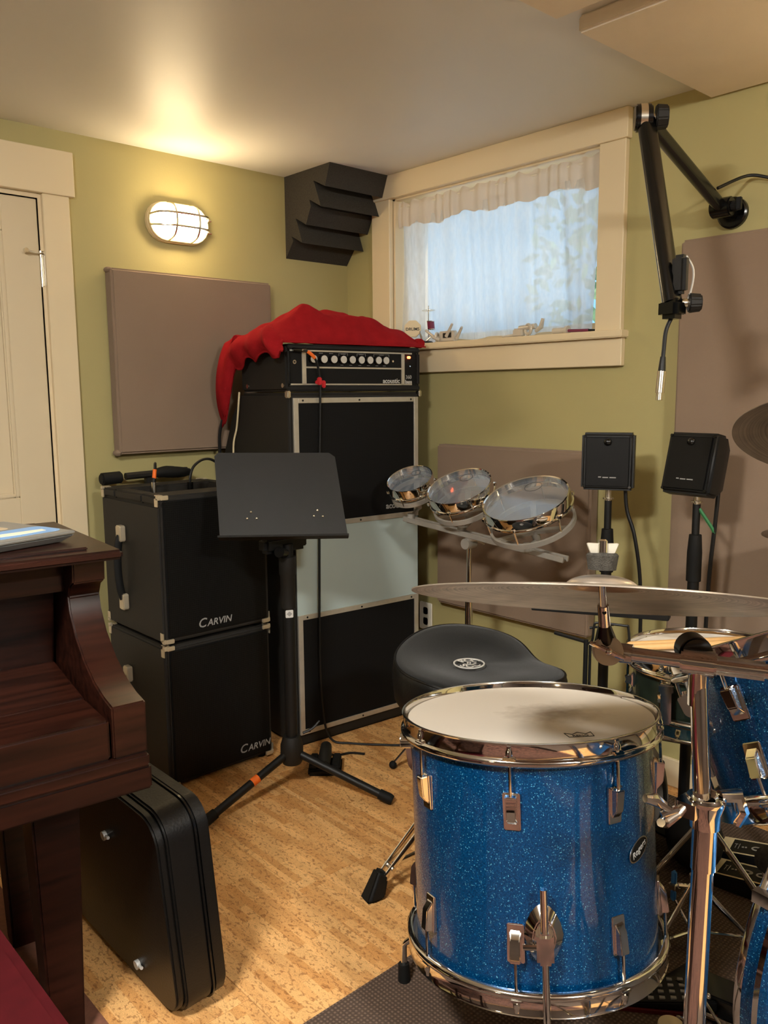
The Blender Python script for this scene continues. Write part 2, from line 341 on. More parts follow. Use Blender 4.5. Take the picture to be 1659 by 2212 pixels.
    def mesh(s, name, mat, bevel=0, seg=2, ang=35, smooth=True):
        me = bpy.data.meshes.new(name); me.from_pydata([tuple(p) for p in s.v], [], s.f)
        bm = bmesh.new(); bm.from_mesh(me); bmesh.ops.recalc_face_normals(bm, faces=bm.faces)
        if bevel:
            ed = [e for e in bm.edges if len(e.link_faces) == 2 and e.calc_face_angle(0) > R(30)]
            bmesh.ops.bevel(bm, geom=ed, offset=bevel, segments=seg, affect='EDGES', clamp_overlap=True)
        bm.to_mesh(me); bm.free()
        if smooth:
            for p in me.polygons: p.use_smooth = True
            me.set_sharp_from_angle(angle=R(ang))
        me.materials.append(MATS[mat]); return me
    def ob(s, name, mat, parent=None, **kw):
        o = bpy.data.objects.new(name, s.mesh(name, mat, **kw)); COL.objects.link(o)
        if parent is not None: o.parent = parent
        return o

def tag(o, label, cat, group=None):
    o['label'] = label; o['category'] = cat
    if group: o['group'] = group
    return o
def thing(name, label, cat, loc=(0, 0, 0), rot=None, group=None):
    o = bpy.data.objects.new(name, None); COL.objects.link(o); o.empty_display_size = .05
    if rot is None: o.location = loc
    elif isinstance(rot, Matrix): o.matrix_world = rot
    else: o.location = loc; o.rotation_euler = (0, 0, rot)
    return tag(o, label, cat, group)
def struct(o): o['kind'] = 'structure'; return o
def lab(o, label): o['label'] = label; return o
def copy_tree(o, parent=None):
    c = o.copy(); COL.objects.link(c); c.parent = parent
    for ch in o.children: copy_tree(ch, c)
    return c
def text(body, size, name, mat, parent, m, ext=.0006, shear=0, bold=0, align='CENTER', space=1.0):
    cu = bpy.data.curves.new('t', 'FONT'); cu.body = body; cu.size = size; cu.extrude = ext; cu.shear = shear; cu.offset = bold
    cu.align_x = align; cu.align_y = 'CENTER'; cu.space_character = space; cu.resolution_u = 3
    to = bpy.data.objects.new('t', cu); COL.objects.link(to); dg = bpy.context.evaluated_depsgraph_get()
    me = bpy.data.meshes.new_from_object(to.evaluated_get(dg)); bpy.data.objects.remove(to); bpy.data.curves.remove(cu)
    me.name = name; me.transform(m); me.materials.clear(); me.materials.append(MATS[mat])
    o = bpy.data.objects.new(name, me); COL.objects.link(o); o.parent = parent; return o
def wall_m(o, right, upv):
    r = Vector(right).normalized(); u = Vector(upv).normalized(); n = r.cross(u); o = Vector(o)
    return Matrix(((r.x, u.x, n.x, o.x), (r.y, u.y, n.y, o.y), (r.z, u.z, n.z, o.z), (0, 0, 0, 1)))
def rrect(w, h, r, n=5):
    p = []
    for cx, cy, a in ((w / 2 - r, h / 2 - r, 0), (-w / 2 + r, h / 2 - r, 90), (-w / 2 + r, -h / 2 + r, 180), (w / 2 - r, -h / 2 + r, 270)):
        for i in range(n + 1):
            t = R(a + 90 * i / n); p.append((cx + r * math.cos(t), cy + r * math.sin(t)))
    return p
def smoothpath(pts, k=6):
    P = [Vector(p) for p in pts]; out = []
    for i in range(len(P) - 1):
        p0 = P[max(i - 1, 0)]; p1 = P[i]; p2 = P[i + 1]; p3 = P[min(i + 2, len(P) - 1)]
        for j in range(k):
            t = j / k
            out.append(.5 * ((2 * p1) + (p2 - p0) * t + (2 * p0 - 5 * p1 + 4 * p2 - p3) * t * t + (3 * p1 - p0 - 3 * p2 + p3) * t ** 3))
    out.append(P[-1]); return out

XW, YL, ZC = 2.376, 2.82, 2.112      # window wall, lamp wall, ceiling
XN, YB = -2.2, -2.0                  # the two walls behind the camera

# ================================================================== SETTING
fl = struct(MB().box(XN - .15, YB - .15, -.06, XW + .2, YL + .15, -.005).ob('floor', 'subfloor'))
pw, pl = .305, .915
pmesh = MB().box(-pw / 2 + .0006, -pl / 2 + .0006, -.005, pw / 2 - .0006, pl / 2 - .0006, 0).mesh('plank', 'cork', bevel=.0012, seg=1)
ix = 0; x = XN + pw / 2
while x - pw / 2 < XW:
    y = YB - pl * ((ix * .37) % 1.0)
    while y < YL:
        y0, y1 = max(y, YB), min(y + pl, YL); x1 = min(x + pw / 2, XW)
        if y1 - y0 > .02 and x1 - (x - pw / 2) > .02:
            if y1 - y0 > pl - .001 and x1 == x + pw / 2: me = pmesh; c = (x, (y0 + y1) / 2, 0)
            else:
                wx = x1 - (x - pw / 2); c = (x - pw / 2 + wx / 2, (y0 + y1) / 2, 0)
                me = MB().box(-wx / 2 + .0006, -(y1 - y0) / 2 + .0006, -.005, wx / 2 - .0006, (y1 - y0) / 2 - .0006, 0).mesh('plank', 'cork', bevel=.0012, seg=1)
            o = bpy.data.objects.new('plank', me); COL.objects.link(o); o.location = c; o.parent = fl
        y += pl
    x += pw; ix += 1
struct(MB().box(XN - .15, YB - .15, ZC, XW + .2, YL + .15, ZC + .12).ob('ceiling', 'ceiling'))
# lamp wall with the door opening
DX0, DX1, DZ = .26, 1.068, 1.888
w = MB(); w.box(XN - .15, YL, -.02, DX0, YL + .15, ZC).box(DX1, YL, -.02, XW + .2, YL + .15, ZC).box(DX0, YL, DZ, DX1, YL + .15, ZC)
struct(w.ob('wall_left', 'wall', smooth=False))
# window wall with the opening
WY0, WY1, WZ0, WZ1 = 1.556, 2.528, 1.446, 2.028
w = MB(); w.box(XW, YB - .15, -.02, XW + .2, WY0, ZC).box(XW, WY1, -.02, XW + .2, YL, ZC).box(XW, WY0, -.02, XW + .2, WY1, WZ0 - .02).box(XW, WY0, WZ1, XW + .2, WY1, ZC)
struct(w.ob('wall_right', 'wall', smooth=False))
struct(MB().box(XN - .15, YB - .15, -.02, XW, YB, ZC).ob('wall_back', 'wall_rear_dark', smooth=False))
struct(MB().box(XN - .15, YB, -.02, XN, YL, ZC).ob('wall_near', 'wall_rear_dark', smooth=False))

# door
d = MB(); y0, y1 = YL + .003, YL + .05
d.box(DX0 + .004, y0, .01, DX0 + .12, y1, DZ - .003).box(DX1 - .116, y0, .01, DX1 - .0025, y1, DZ - .003)
d.box(DX0 + .12, y0, DZ - .112, DX1 - .116, y1, DZ - .004).box(DX0 + .12, y0, .01, DX1 - .116, y1, .22).box(DX0 + .12, y0, .80, DX1 - .116, y1, .92)
door = struct(d.ob('door_1', 'door', bevel=.002, seg=1))
for z0, z1 in ((.22, .80), (.92, DZ - .112)):
    MB().box(DX0 + .12, y0 + .012, z0, DX1 - .116, y1 - .006, z1).ob('door_panel', 'door', door)
    mo = MB()
    for a, b_, c, e in ((DX0 + .12, DX0 + .138, z0, z1), (DX1 - .134, DX1 - .116, z0, z1)): mo.box(a, y0 - .004, c, b_, y0 + .014, e)
    for c, e in ((z0, z0 + .018), (z1 - .018, z1)): mo.box(DX0 + .138, y0 - .004, c, DX1 - .134, y0 + .014, e)
    mo.ob('panel_moulding', 'door', door, bevel=.004)
hg = MB().cyl((DX1 + .001, YL + .002, 1.608), (DX1 + .001, YL + .002, 1.706), .0065, n=12).box(DX1 - .014, YL + .008, 1.61, DX1 - .004, YL + .013, 1.704).ob('hinge', 'nickel', door)
st = MB().cyl((DX1 + .001, YL + .002, 1.706), (DX1 + .001, YL + .002, 1.722), .008, n=12).tube([(DX1 + .004, YL - .004, 1.713), (DX1 - .03, YL - .02, 1.713), (DX1 - .055, YL - .03, 1.715)], .0028, 8)
st.cyl((DX1 + .014, YL - .012, 1.716), (DX1 + .014, YL - .004, 1.716), .009, n=12).cyl((DX1 - .056, YL - .034, 1.716), (DX1 - .056, YL - .02, 1.716), .007, n=12)
st.cyl((DX1 + .011, YL - .004, 1.612), (DX1 + .011, YL - .004, 1.716), .004, n=10).ob('door_stop', 'nickel', hg)
struct(MB().box(.20, YL - .026, 1.902, 1.184, YL, 2.043).ob('trim_1', 'trim', bevel=.002, seg=1))
struct(MB().box(DX1 + .010, YL - .019, 0, 1.166, YL, 1.902).ob('trim_2', 'trim', bevel=.002, seg=1))
struct(MB().box(.165, YL - .019, 0, DX0 - .010, YL, 1.902).ob('trim_3', 'trim', bevel=.002, seg=1))
j = MB().box(DX1, YL - .002, 0, DX1 + .012, YL + .1, DZ + .012).box(DX0 - .012, YL, 0, DX0, YL + .1, DZ + .012).box(DX0, YL - .002, DZ, DX1, YL + .1, DZ + .013)
struct(j.ob('trim_4', 'trim'))
struct(MB().box(1.166, YL - .014, 0, XW, YL, .09).ob('baseboard_left', 'trim', bevel=.002, seg=1))
struct(MB().box(XW - .014, YB, 0, XW, YL - .014, .09).ob('baseboard_right', 'trim', bevel=.002, seg=1))

# window
jm = MB().box(XW, WY0 - .001, WZ0 - .02, XW + .16, WY0 + .012, WZ1).box(XW, WY1 - .012, WZ0 - .02, XW + .16, WY1 + .001, WZ1).box(XW, WY0, WZ1 - .012, XW + .16, WY1, WZ1 + .001)
win = struct(jm.ob('window_1', 'trim'))
MB().box(XW - .022, 1.462, WZ0, XW, WY0, 2.022).ob('casing_board', 'trim', win, bevel=.002, seg=1)
MB().box(XW - .022, WY1, WZ0, XW, 2.634, 2.022).ob('casing_board', 'trim', win, bevel=.002, seg=1)
MB().box(XW - .028, 1.454, 2.022, XW, 2.642, ZC).ob('head_casing', 'trim', win, bevel=.002, seg=1)
MB().box(XW - .042, 1.446, WZ0 - .024, XW + .16, 2.650, WZ0).ob('sill', 'trim', win, bevel=.003)
MB().box(XW - .022, 1.456, 1.334, XW, 2.640, WZ0 - .024).ob('apron', 'trim', win, bevel=.002, seg=1)
fr = MB(); fx = XW + .11
fr.box(fx, WY0 + .012, WZ0, fx + .04, WY0 + .05, WZ1 - .012).box(fx, WY1 - .05, WZ0, fx + .04, WY1 - .012, WZ1 - .012).box(fx, WY0 + .05, WZ0, fx + .04, WY1 - .05, WZ0 + .04).box(fx, WY0 + .05, WZ1 - .05, fx + .04, WY1 - .05, WZ1 - .012)
fr.ob('sash', 'trim', win, bevel=.002, seg=1)
MB().box(fx + .016, WY0 + .05, WZ0 + .04, fx + .022, WY1 - .05, WZ1 - .05).ob('pane', 'glass', win, smooth=False)

# outside the window
struct(MB().box(XW + .2, -3, 1.2, XW + 9, 7, 1.36).ob('paving_outside', 'paving'))
gw = MB().box(XW + 3.6, .2, 1.36, XW + 3.75, 2.75, 2.35).box(XW + 3.57, .2, 2.35, XW + 3.78, 2.75, 2.42).ob('garden_wall', 'pale_wall')
tag(gw, 'sunlit pale garden wall glimpsed through the sheer curtain', 'wall')
def shrub(loc, r, h, label):
    t = thing('shrub', label, 'shrub', loc, group='shrubs outside the window')
    MB().tube([(0, 0, 0), (.02, .01, h * .5), (0, 0, h * .8)], [.03, .025, .015], 8).ob('stem', 'stick_wood', t)
    lf = MB()
    for i in range(420):
        a = rnd.uniform(0, 2 * PI); q = math.sqrt(rnd.random()) * r; z = rnd.uniform(.15, 1) * h
        q *= math.sin(PI * min(1, .25 + .75 * z / h)) ** .5 if z / h < 1 else 0
        c = Vector((q * math.cos(a), q * math.sin(a), z)); s_ = rnd.uniform(.04, .09)
        u = Vector((rnd.gauss(0, 1), rnd.gauss(0, 1), rnd.gauss(0, 1))).normalized(); v = u.cross(Vector((rnd.random(), 1, rnd.random()))).normalized()
        lf.add([c - u * s_, c - v * s_ * .45, c + u * s_, c + v * s_ * .45], [(0, 1, 2, 3)])
    lf.ob('foliage', 'shrub', t, smooth=False)['kind'] = 'stuff'
shrub((XW + 3.0, .95, 1.36), .55, 1.9, 'leafy shrub outside, blurred behind the right part of the curtain')
shrub((XW + 3.2, 3.6, 1.36), .6, 2.0, 'leafy shrub outside, blurred behind the left part of the curtain')

# curtain on its rod
ct = thing('curtain', 'white sheer linen curtain gathered on a thin rod across the window', 'curtain', (XW + .028, (WY0 + WY1) / 2, WZ0))
L_ = WY1 - WY0 - .030
def wav(u, z): 
    return .012 * math.sin(u * 38 + 1.3 * math.sin(u * 9) + z) * (.5 + .8 * (1 - z)) + .005 * math.sin(u * 83 + z * 2.5) + .008 * math.sin(u * 17 + z * 2.2)
def cur(u, v):
    z = .014 + v * .53 + .004 * math.sin(u * 26)
    gather = 1 - .035 * (1 - v) * max(0, (u - .5)) * 2 * 1.0
    return (wav(u, v), -L_ / 2 + L_ * (1 - u) * gather + (1 - gather) * L_ * .9 * (1 if u > .5 else 0) * .5, z)
def cur2(u, v):
    zz = .010 + v * .490 + .004 * math.sin(u * 26)
    y = L_ / 2 - L_ * u
    if u > .90: y += (u - .90) / .10 * .034 * (1 - v) ** .7
    return (wav(u, v), y, zz)
MB().grid(cur2, 260, 26).ob('sheer_panel', 'sheer', ct)
def head(u, v):
    z = .466 + v * .094 + .003 * math.sin(u * 71) + (.004 * math.sin(u * 90) if v > .8 else 0)
    if v == 0: z += .012 * math.sin(u * 21) * math.sin(u * 5)
    return (-.010 + .005 * math.sin(u * 110 + 2 * math.sin(u * 23)) + .003 * math.sin(u * 37) - .004 * math.sin(v * PI), L_ / 2 - L_ * u, z)
lab(MB().grid(head, 360, 8).ob('header', 'sheer_double', ct), 'gathered double-layer header with rod pocket')
MB().cyl((-.003, L_ / 2 + .003, .545), (-.003, -L_ / 2 - .003, .545), .005, n=10).ob('rod', 'plate_white', ct)

# ceiling acoustic panels
def fpanel(name, lo, hi, mat, label, group, bev=.008):
    c = Vector(((lo[0] + hi[0]) / 2, (lo[1] + hi[1]) / 2, lo[2]))
    o = MB().box(*(Vector(lo) - c), *(Vector(hi) - c)).ob(name, mat, bevel=bev, seg=3); o.location = c
    return tag(o, label, 'acoustic panel', group)
fpanel('ceiling_panel', (1.722, -.02, 2.073), (XW - .006, 1.206, ZC), 'ceiling_fabric', 'beige fabric panel under the ceiling, touching the window wall', 'acoustic panels', .006)
fpanel('ceiling_panel', (.98, -.02, 2.073), (1.630, 1.200, ZC), 'ceiling_fabric', 'beige fabric ceiling panel at the top edge, away from the window wall', 'acoustic panels', .006)
# wall acoustic panels
p1 = fpanel('acoustic_panel', (1.281, YL - .055, 1.048), (1.940, YL, 1.685), 'fabric', 'square taupe fabric panel on the wall below the round-ended lamp', 'acoustic panels')
MB().sphere((-.328, 0, .004), .016, 12, (.9, 1.4, .8)).ob('folded_corner', 'fabric', p1)
MB().sphere((-.328, 0, .632), .014, 12, (.9, 1.6, .7)).ob('folded_corner', 'fabric', p1)
fpanel('acoustic_panel', (XW - .052, 1.535, .430), (XW - .002, 2.236, 1.057), 'fabric', 'taupe fabric panel low under the window, behind the small tilted drums', 'acoustic panels')
fpanel('acoustic_panel', (XW - .052, .600, .400), (XW - .002, 1.253, 1.686), 'fabric', 'tall taupe fabric panel right of the window, below the microphone arm', 'acoustic panels')

# corner foam
zz = [(2.820, 1.797), (2.769, 1.858), (2.779, 1.878), (2.710, 1.844), (2.740, 1.924), (2.750, 1.943), (2.683, 1.909), (2.650, 1.973), (2.659, 1.999), (2.588, 1.963), (2.623, 2.047), (2.632, 2.065), (2.561, 2.032), (2.530, 2.112)]
poly = [(y, z) for y, z in zz] + [(2.820, 2.112)]
k = len(poly); fm = MB()
fm.add([(2.054 - XW, y - YL, z - 1.797) for y, z in poly] + [(-.001, y - YL, z - 1.797) for y, z in poly],
       [tuple(range(k)), tuple(range(2 * k - 1, k - 1, -1))] + [(i, (i + 1) % k, k + (i + 1) % k, k + i) for i in range(k)])
fo = fm.ob('foam_bass_trap', 'foam', smooth=False); fo.location = (XW, YL, 1.797)
tag(fo, 'charcoal sawtooth foam wedge in the upper corner beside the window', 'foam')

# outlet
oc = thing('wall_outlet', 'white wall outlet plate low beside the tall bass cabinet', 'outlet', (XW, 2.335, .345))
MB().prism(rrect(.07, .115, .006), .006, (-.006, 0, 0), (-1, 0, 0), (0, 1, 0)).ob('plate', 'plate_white', oc, bevel=.0015, seg=1)
for dz in (-.022, .022): MB().prism(rrect(.026, .03, .008), .003, (-.009, 0, dz), (-1, 0, 0), (0, 1, 0)).ob('socket', 'cream', oc)

# ================================================================== LAMPS
def stad(hl, r, n=10):
    return [(hl + r * math.cos(R(-90 + 180 * i / n)), r * math.sin(R(-90 + 180 * i / n))) for i in range(n + 1)] + [(-hl + r * math.cos(R(90 + 180 * i / n)), r * math.sin(R(90 + 180 * i / n))) for i in range(n + 1)]
def wall_lamp(loc, out, right, label):
    t = thing('bulkhead_lamp', label, 'lamp', rot=wall_m(loc, right, (0, 0, 1)), group='bulkhead wall lamps')   # local x right, y up, z out of the wall
    MB().prism(stad(.052, .070), .026).ob('base', 'cream', t, bevel=.005)
    g = MB(); L = 8; P = []
    for i in range(L + 1):
        a = PI / 2 * i / L; P.append([(x * 1, y * 1, .026 + .062 * math.sin(a)) for x, y in stad(.050 * (1 - .12 * (1 - math.cos(a))), .058 * max(.02, math.cos(a)) if i < L else .001)])
    k = len(P[0]); vs = [p for row in P for p in row]
    g.add(vs, [(i * k + q, i * k + (q + 1) % k, (i + 1) * k + (q + 1) % k, (i + 1) * k + q) for i in range(L) for q in range(k)] + [tuple(L * k + q for q in range(k))])
    g.ob('glass_globe', 'lamp_glass', t)
    c = MB(); rim = [(x, y, .030) for x, y in stad(.052, .064)]; c.tube(rim, .0042, 8, True); c.ob('cage_rim', 'cream', t)
    for yy in (-.022, .022):
        MB().tube(smoothpath([(-.114, yy * .8, .032), (-.096, yy, .074), (-.05, yy, .096), (.05, yy, .096), (.096, yy, .074), (.114, yy * .8, .032)]), .0042, 8).ob('cage_bar', 'nickel', t)
    for xx in (-.045, .045):
        MB().tube(smoothpath([(xx, -.064, .032), (xx, -.052, .076), (xx, -.02, .097), (xx, .02, .097), (xx, .052, .076), (xx, .064, .032)]), .0042, 8).ob('cage_bar', 'nickel', t)
    for yy in (-.022, .022):
        MB().tube([(.112, yy, .03), (.128, yy, .034), (.131, yy + .008, .024)], .0035, 8).ob('hook', 'nickel', t)
    return t
wall_lamp((1.561, YL, 1.868), (0, -1, 0), (1, 0, 0), 'lit caged oval bulkhead lamp on the wall left of the foam')
wall_lamp((XW, .40, 1.76), (-1, 0, 0), (0, -1, 0), 'caged oval bulkhead lamp on the window wall outside the view')
wall_lamp((XN, .55, 1.55), (1, 0, 0), (0, 1, 0), 'caged oval bulkhead lamp on the wall behind the viewer')
wall_lamp((.6, YB, 1.85), (0, 1, 0), (-1, 0, 0), 'added fill lamp, caged oval bulkhead form, on the unseen rear wall')  # added out of view for general fill, same form as the lit one

def dome(loc, label):  # fill light added on the ceiling out of view to brighten the room
    t = thing('added_fill_light', label, 'lamp', loc, group='added ceiling fill lights')
    MB().lathe([(0, 0), (.175, 0), (.175, -.022), (.165, -.026), (0, -.026)], 40).ob('base', 'cream', t)
    MB().lathe([(.160, -.026), (.150, -.055), (.115, -.085), (.06, -.100), (0, -.104)], 40).ob('fill_dome', 'fill_glow', t)
dome((-.32, .66, ZC), 'added round fill light on the unseen ceiling overhead, left of the viewer')
dome((.55, -1.15, ZC), 'added round fill light on the unseen ceiling behind the viewer')
# ================================================================== BASS AMP
AM = Matrix.Translation((1.664, 2.288, 0)) @ Matrix.Rotation(R(-5.2), 4, 'Z')   # local x along front, y back, z up
W_ = .572
amp = thing('bass_cabinet', 'tall black speaker cabinet with silver-framed grilles and a pale middle section', 'speaker cabinet', rot=AM)
side = [(0, 0), (0, 1.258), (.345, 1.258), (.42, 1.18), (.495, 1.04), (.495, 0)]
k = len(side); b_ = MB(); b_.add([(0, y, z) for y, z in side] + [(W_, y, z) for y, z in side], [tuple(range(k)), tuple(range(2 * k - 1, k - 1, -1))] + [(i, (i + 1) % k, k + (i + 1) % k, k + i) for i in range(k)])
b_.ob('body', 'tolex_light', amp, bevel=.010, seg=3)
def framed(z0, z1, name):
    MB().box(.034, -.004, z0 + .018, W_ - .034, .002, z1 - .018).ob(name, 'grille', amp)
    f = MB(); 
    f.box(.014, -.008, z0, .033, .001, z1).box(W_ - .033, -.008, z0, W_ - .014, .001, z1).box(.033, -.008, z0, W_ - .033, .001, z0 + .018).box(.033, -.008, z1 - .018, W_ - .033, .001, z1)
    fr = f.ob('grille_frame', 'alu', amp, bevel=.001, seg=1)
    s = MB()
    for zz_ in (z0 + .009, z1 - .009):
        for xx in (.05, W_ / 2, W_ - .05): s.cyl((xx, -.008, zz_), (xx, -.0095, zz_), .0035, n=10)
    s.ob('frame_screws', 'black', fr)
framed(.790, 1.240, 'upper_grille'); framed(.046, .484, 'lower_grille')
h = MB().box(.014, -.003, .484, W_ - .014, .001, .790); lab(h.ob('horn_panel', 'horn', amp), 'pale grey-blue horn section')
text("acoustic", .032, 'cabinet_logo', 'grey_print', amp, wall_m((W_ - .115, -.0055, .838), (1, 0, 0), (0, 0, 1)), bold=.0006)
for xx in (0, W_): MB().cbox((xx, .006, 1.252), (.014, .022, .024)).ob('corner_cap', 'nickel', amp, bevel=.003)
for xx in (.03, W_ - .05):
    for yy in (.03, .43): MB().cyl((xx + .01, yy, 0), (xx + .01, yy, .002), .012, n=10)
hd = thing('bass_amp_head', 'black bass amplifier head with nine silver knobs under the red cloth', 'amplifier', rot=AM @ Matrix.Translation((0, 0, 1.262)))
HW, HH, HD = W_, .158, .335
sh = MB().box(0, .012, 0, HW, HD, HH)
sh.ob('case', 'tolex_light', hd, bevel=.008, seg=3)
lip = MB().box(0, -.004, 0, HW, .012, .021).box(0, -.004, HH - .019, HW, .012, HH).box(0, -.004, .021, .010, .012, HH - .019).box(HW - .014, -.004, .021, HW, .012, HH - .019)
lip.ob('front_lip', 'tolex', hd, bevel=.005, seg=3)
fp = MB().box(.010, .004, .021, HW - .014, .012, HH - .019).ob('face_panel', 'black_matte', hd)
tr_ = MB()
for x0, x1 in ((.056, .072), (.486, .500)): tr_.box(x0, .0005, .021, x1, .005, HH - .019)
tr_.box(.010, .0005, .021, .535, .005, .026).box(.010, .0005, HH - .024, .535, .005, HH - .019).box(.072, .0005, .078, .486, .005, .0835)
tr_.ob('silver_strip', 'alu', hd)
for i, xk in enumerate([.098, .140, .181, .221, .259, .298, .336, .374, .408]):
    kn = MB().lathe([(0, 0), (.0155, 0), (.0155, .008), (.0125, .012), (0, .012)], 24, (xk, .004, .109), (0, -1, 0)).ob('knob', 'black_gloss', hd)
    MB().lathe([(0, .012), (.0128, .012), (.0128, .014), (0, .0145)], 24, (xk, .004, .109), (0, -1, 0)).ob('knob_cap', 'knob_metal', kn)
pr = MB()
for xk in (.090, .134, .176): pr.box(xk - .008, .0032, .1285, xk + .008, .0042, .1303)
for x0, x1 in ((.208, .246), (.286, .324), (.360, .430)):
    pr.box(x0, .0032, .1300, x1, .0042, .1308).box(x0, .0032, .122, x0 + .001, .0042, .1308).box(x1 - .001, .0032, .122, x1, .0042, .1308)
    pr.box((x0 + x1) / 2 - .010, .003, .1275, (x0 + x1) / 2 + .010, .0042, .1288)
for xk in (.221, .259, .298, .336, .374, .408): pr.box(xk - .006, .0032, .0895, xk + .006, .0042, .0908)
pr.ob('panel_print', 'grey_print', hd)
text("acoustic", .024, 'head_logo', 'white_print', hd, wall_m((.440, .0035, .036), (1, 0, 0), (0, 0, 1)), bold=.0003)
text("360", .019, 'model_number', 'grey_print', hd, wall_m((.521, .0035, .050), (1, 0, 0), (0, 0, 1)), bold=.0004)
text("bass", .019, 'model_word', 'white_print', hd, wall_m((.521, .0035, .033), (1, 0, 0), (0, 0, 1)), bold=.0004)
MB().box(.513, -.001, .118, .529, .004, .127).ob('pilot_light', 'pilot', hd, bevel=.002)
MB().lathe([(0, 0), (.007, 0), (.007, .004), (.0035, .004), (.0035, 0)], 16, (.026, .004, .098), (0, -1, 0)).cyl((.521, .004, .086), (.521, -.006, .090), .003, n=8).cyl((.445, .004, .107), (.445, -.001, .107), .004, n=10).ob('jack_socket', 'chrome_soft', hd)
MB().cyl((-.001, .03, .02), (-.006, .03, .02), .008, n=12).cyl((-.001, .28, .02), (-.006, .28, .02), .008, n=12).ob('side_bolt', 'nickel', hd)

# red cloth thrown over the head: one draped sheet
cl = thing('red_fleece', 'red fleece cloth draped over the amplifier head, hanging down its left side', 'cloth', rot=AM @ Matrix.Translation((0, 0, 1.42)))
def ridge(s):   # height of the hump above the head along its width
    pts = [(-.16, .004), (-.147, .012), (-.06, .042), (.03, .082), (.105, .112), (.22, .119), (.30, .117), (.38, .099), (.487, .077), (.54, .062), (.585, .034), (.61, .016)]
    for (a, za), (b, zb) in zip(pts, pts[1:]):
        if s <= b:
            t = max(0, (s - a) / (b - a)); return za + (zb - za) * t
    return .016
def sstep(a, b, x):
    t = max(0, min(1, (x - a) / (b - a))); return t * t * (3 - 2 * t)
def crosssec(v):      # rises quickly behind the front edge, slopes off to the back
    return sstep(-.04, .20, v) * (1 - .65 * sstep(.30, 1.0, v))
def cloth(u, v):      # u 0 = right end .. 1 = left hem ; v 0 = front .. 1 = back
    side_len = .035 + .045 * sstep(0, .2, v) + .012 * math.sin(v * 19) + .19 * sstep(.80, .90, v)
    arc = u * (.620 + side_len); y = -.008 + v * .40
    if arc < .620:
        s = .600 - arc; sl = s - .02 * (1 - v)
        fold = noise.noise(Vector((s * 7 + v * 2.5, v * 4 - s * 3, 1.7))) * .030 + noise.noise(Vector((s * 17 - v * 4, v * 9, 4.2))) * .010
        fold += .010 * math.sin(34 * s + 11 * v + 2 * math.sin(6 * s)) * math.sin(PI * min(1, v * 1.3)) ** 1.0
        z = max(.002, ridge(s) * crosssec(v) + fold * sstep(0, .22, v) * (.45 + .55 * sstep(.58, .40, s) if s > .4 else 1))
        if v < .03: z = .0025
        return (s, y - (.006 * math.sin(s * 30) if v < .1 else 0), z)
    q = arc - .620; t = q / side_len; z0 = ridge(-.02) * crosssec(v)
    bulge = .030 * math.sin(PI * min(1, t * 1.1)) ** .8 * (1 + .25 * sstep(.45, .85, v)) * sstep(0, .12, v)
    s = -.020 - bulge - .010 * t + .006 * math.sin(v * 24 + t * 3)
    z = z0 - q * 1.12 * (1 if v > .02 else .6) - .01 * t
    if v > .8: y += .055 * t * sstep(.80, .92, v)
    return (s, y + .008 * math.sin(t * 5 + v * 9), z)
MB().grid(cloth, 150, 60).ob('sheet', 'fleece', cl, ang=80)
m_ = cl.children[0].modifiers.new('thick', 'SOLIDIFY'); m_.thickness = .005; m_.offset = 1
rp = smoothpath([(.590, .012, .018), (.600, .09, .022), (.602, .19, .02), (.592, .28, .014)])
MB().tube(rp, [.016 + .003 * math.sin(i * .9) for i in range(len(rp))], 12).ob('rolled_end', 'fleece', cl)

# instrument cable from the head to the floor
cb = thing('instrument_cable', 'black cable hanging down the tall cabinet with orange plug and red tie', 'cable', rot=AM)
path = smoothpath([(.048, -.010, 1.398), (.060, -.028, 1.394), (.086, -.032, 1.372), (.104, -.026, 1.335), (.112, -.022, 1.285), (.112, -.018, 1.18), (.106, -.016, .95), (.098, -.016, .6), (.092, -.018, .3), (.100, -.024, .10), (.120, -.045, .016), (.170, -.09, .0045), (.24, -.16, .0045), (.32, -.225, .0045), (.44, -.26, .0045), (.62, -.255, .0045)], 8)
MB().tube(path, .0042, 8).ob('cord', 'black', cb)
MB().cyl((.016, -.006, 1.400), (.050, -.010, 1.398), .007, n=12).ob('plug', 'black_gloss', cb)
MB().cyl((.050, -.011, 1.398), (.058, -.022, 1.396), .0065, n=12).ob('plug_collar', 'nickel', cb)
MB().tube(path[8:17], .0058, 10).ob('orange_sleeve', 'orange', cb)
MB().cbox((.112, -.024, 1.292), (.040, .010, .013)).cbox((.107, -.026, 1.296), (.016, .012, .026)).cbox((.124, -.027, 1.285), (.014, .009, .024)).ob('red_tie', 'red_tape', cb, bevel=.003)
pc = thing('power_cord', 'pale thin cord with black sleeve hanging at the back of the tall cabinet', 'cord', rot=AM)
MB().tube(smoothpath([(-.012, .33, 1.262), (-.016, .335, 1.20), (-.012, .36, 1.13), (-.020, .375, 1.06), (-.018, .38, .9), (-.015, .40, .5), (-.02, .42, .01)]), .0035, 8).ob('cord', 'cream', pc)
MB().tube(smoothpath([(-.012, .43, 1.20), (-.03, .45, 1.14), (-.035, .46, 1.05), (-.025, .46, .8), (-.02, .46, .02)]), [.006] * 25, 8).ob('black_lead', 'black', pc)

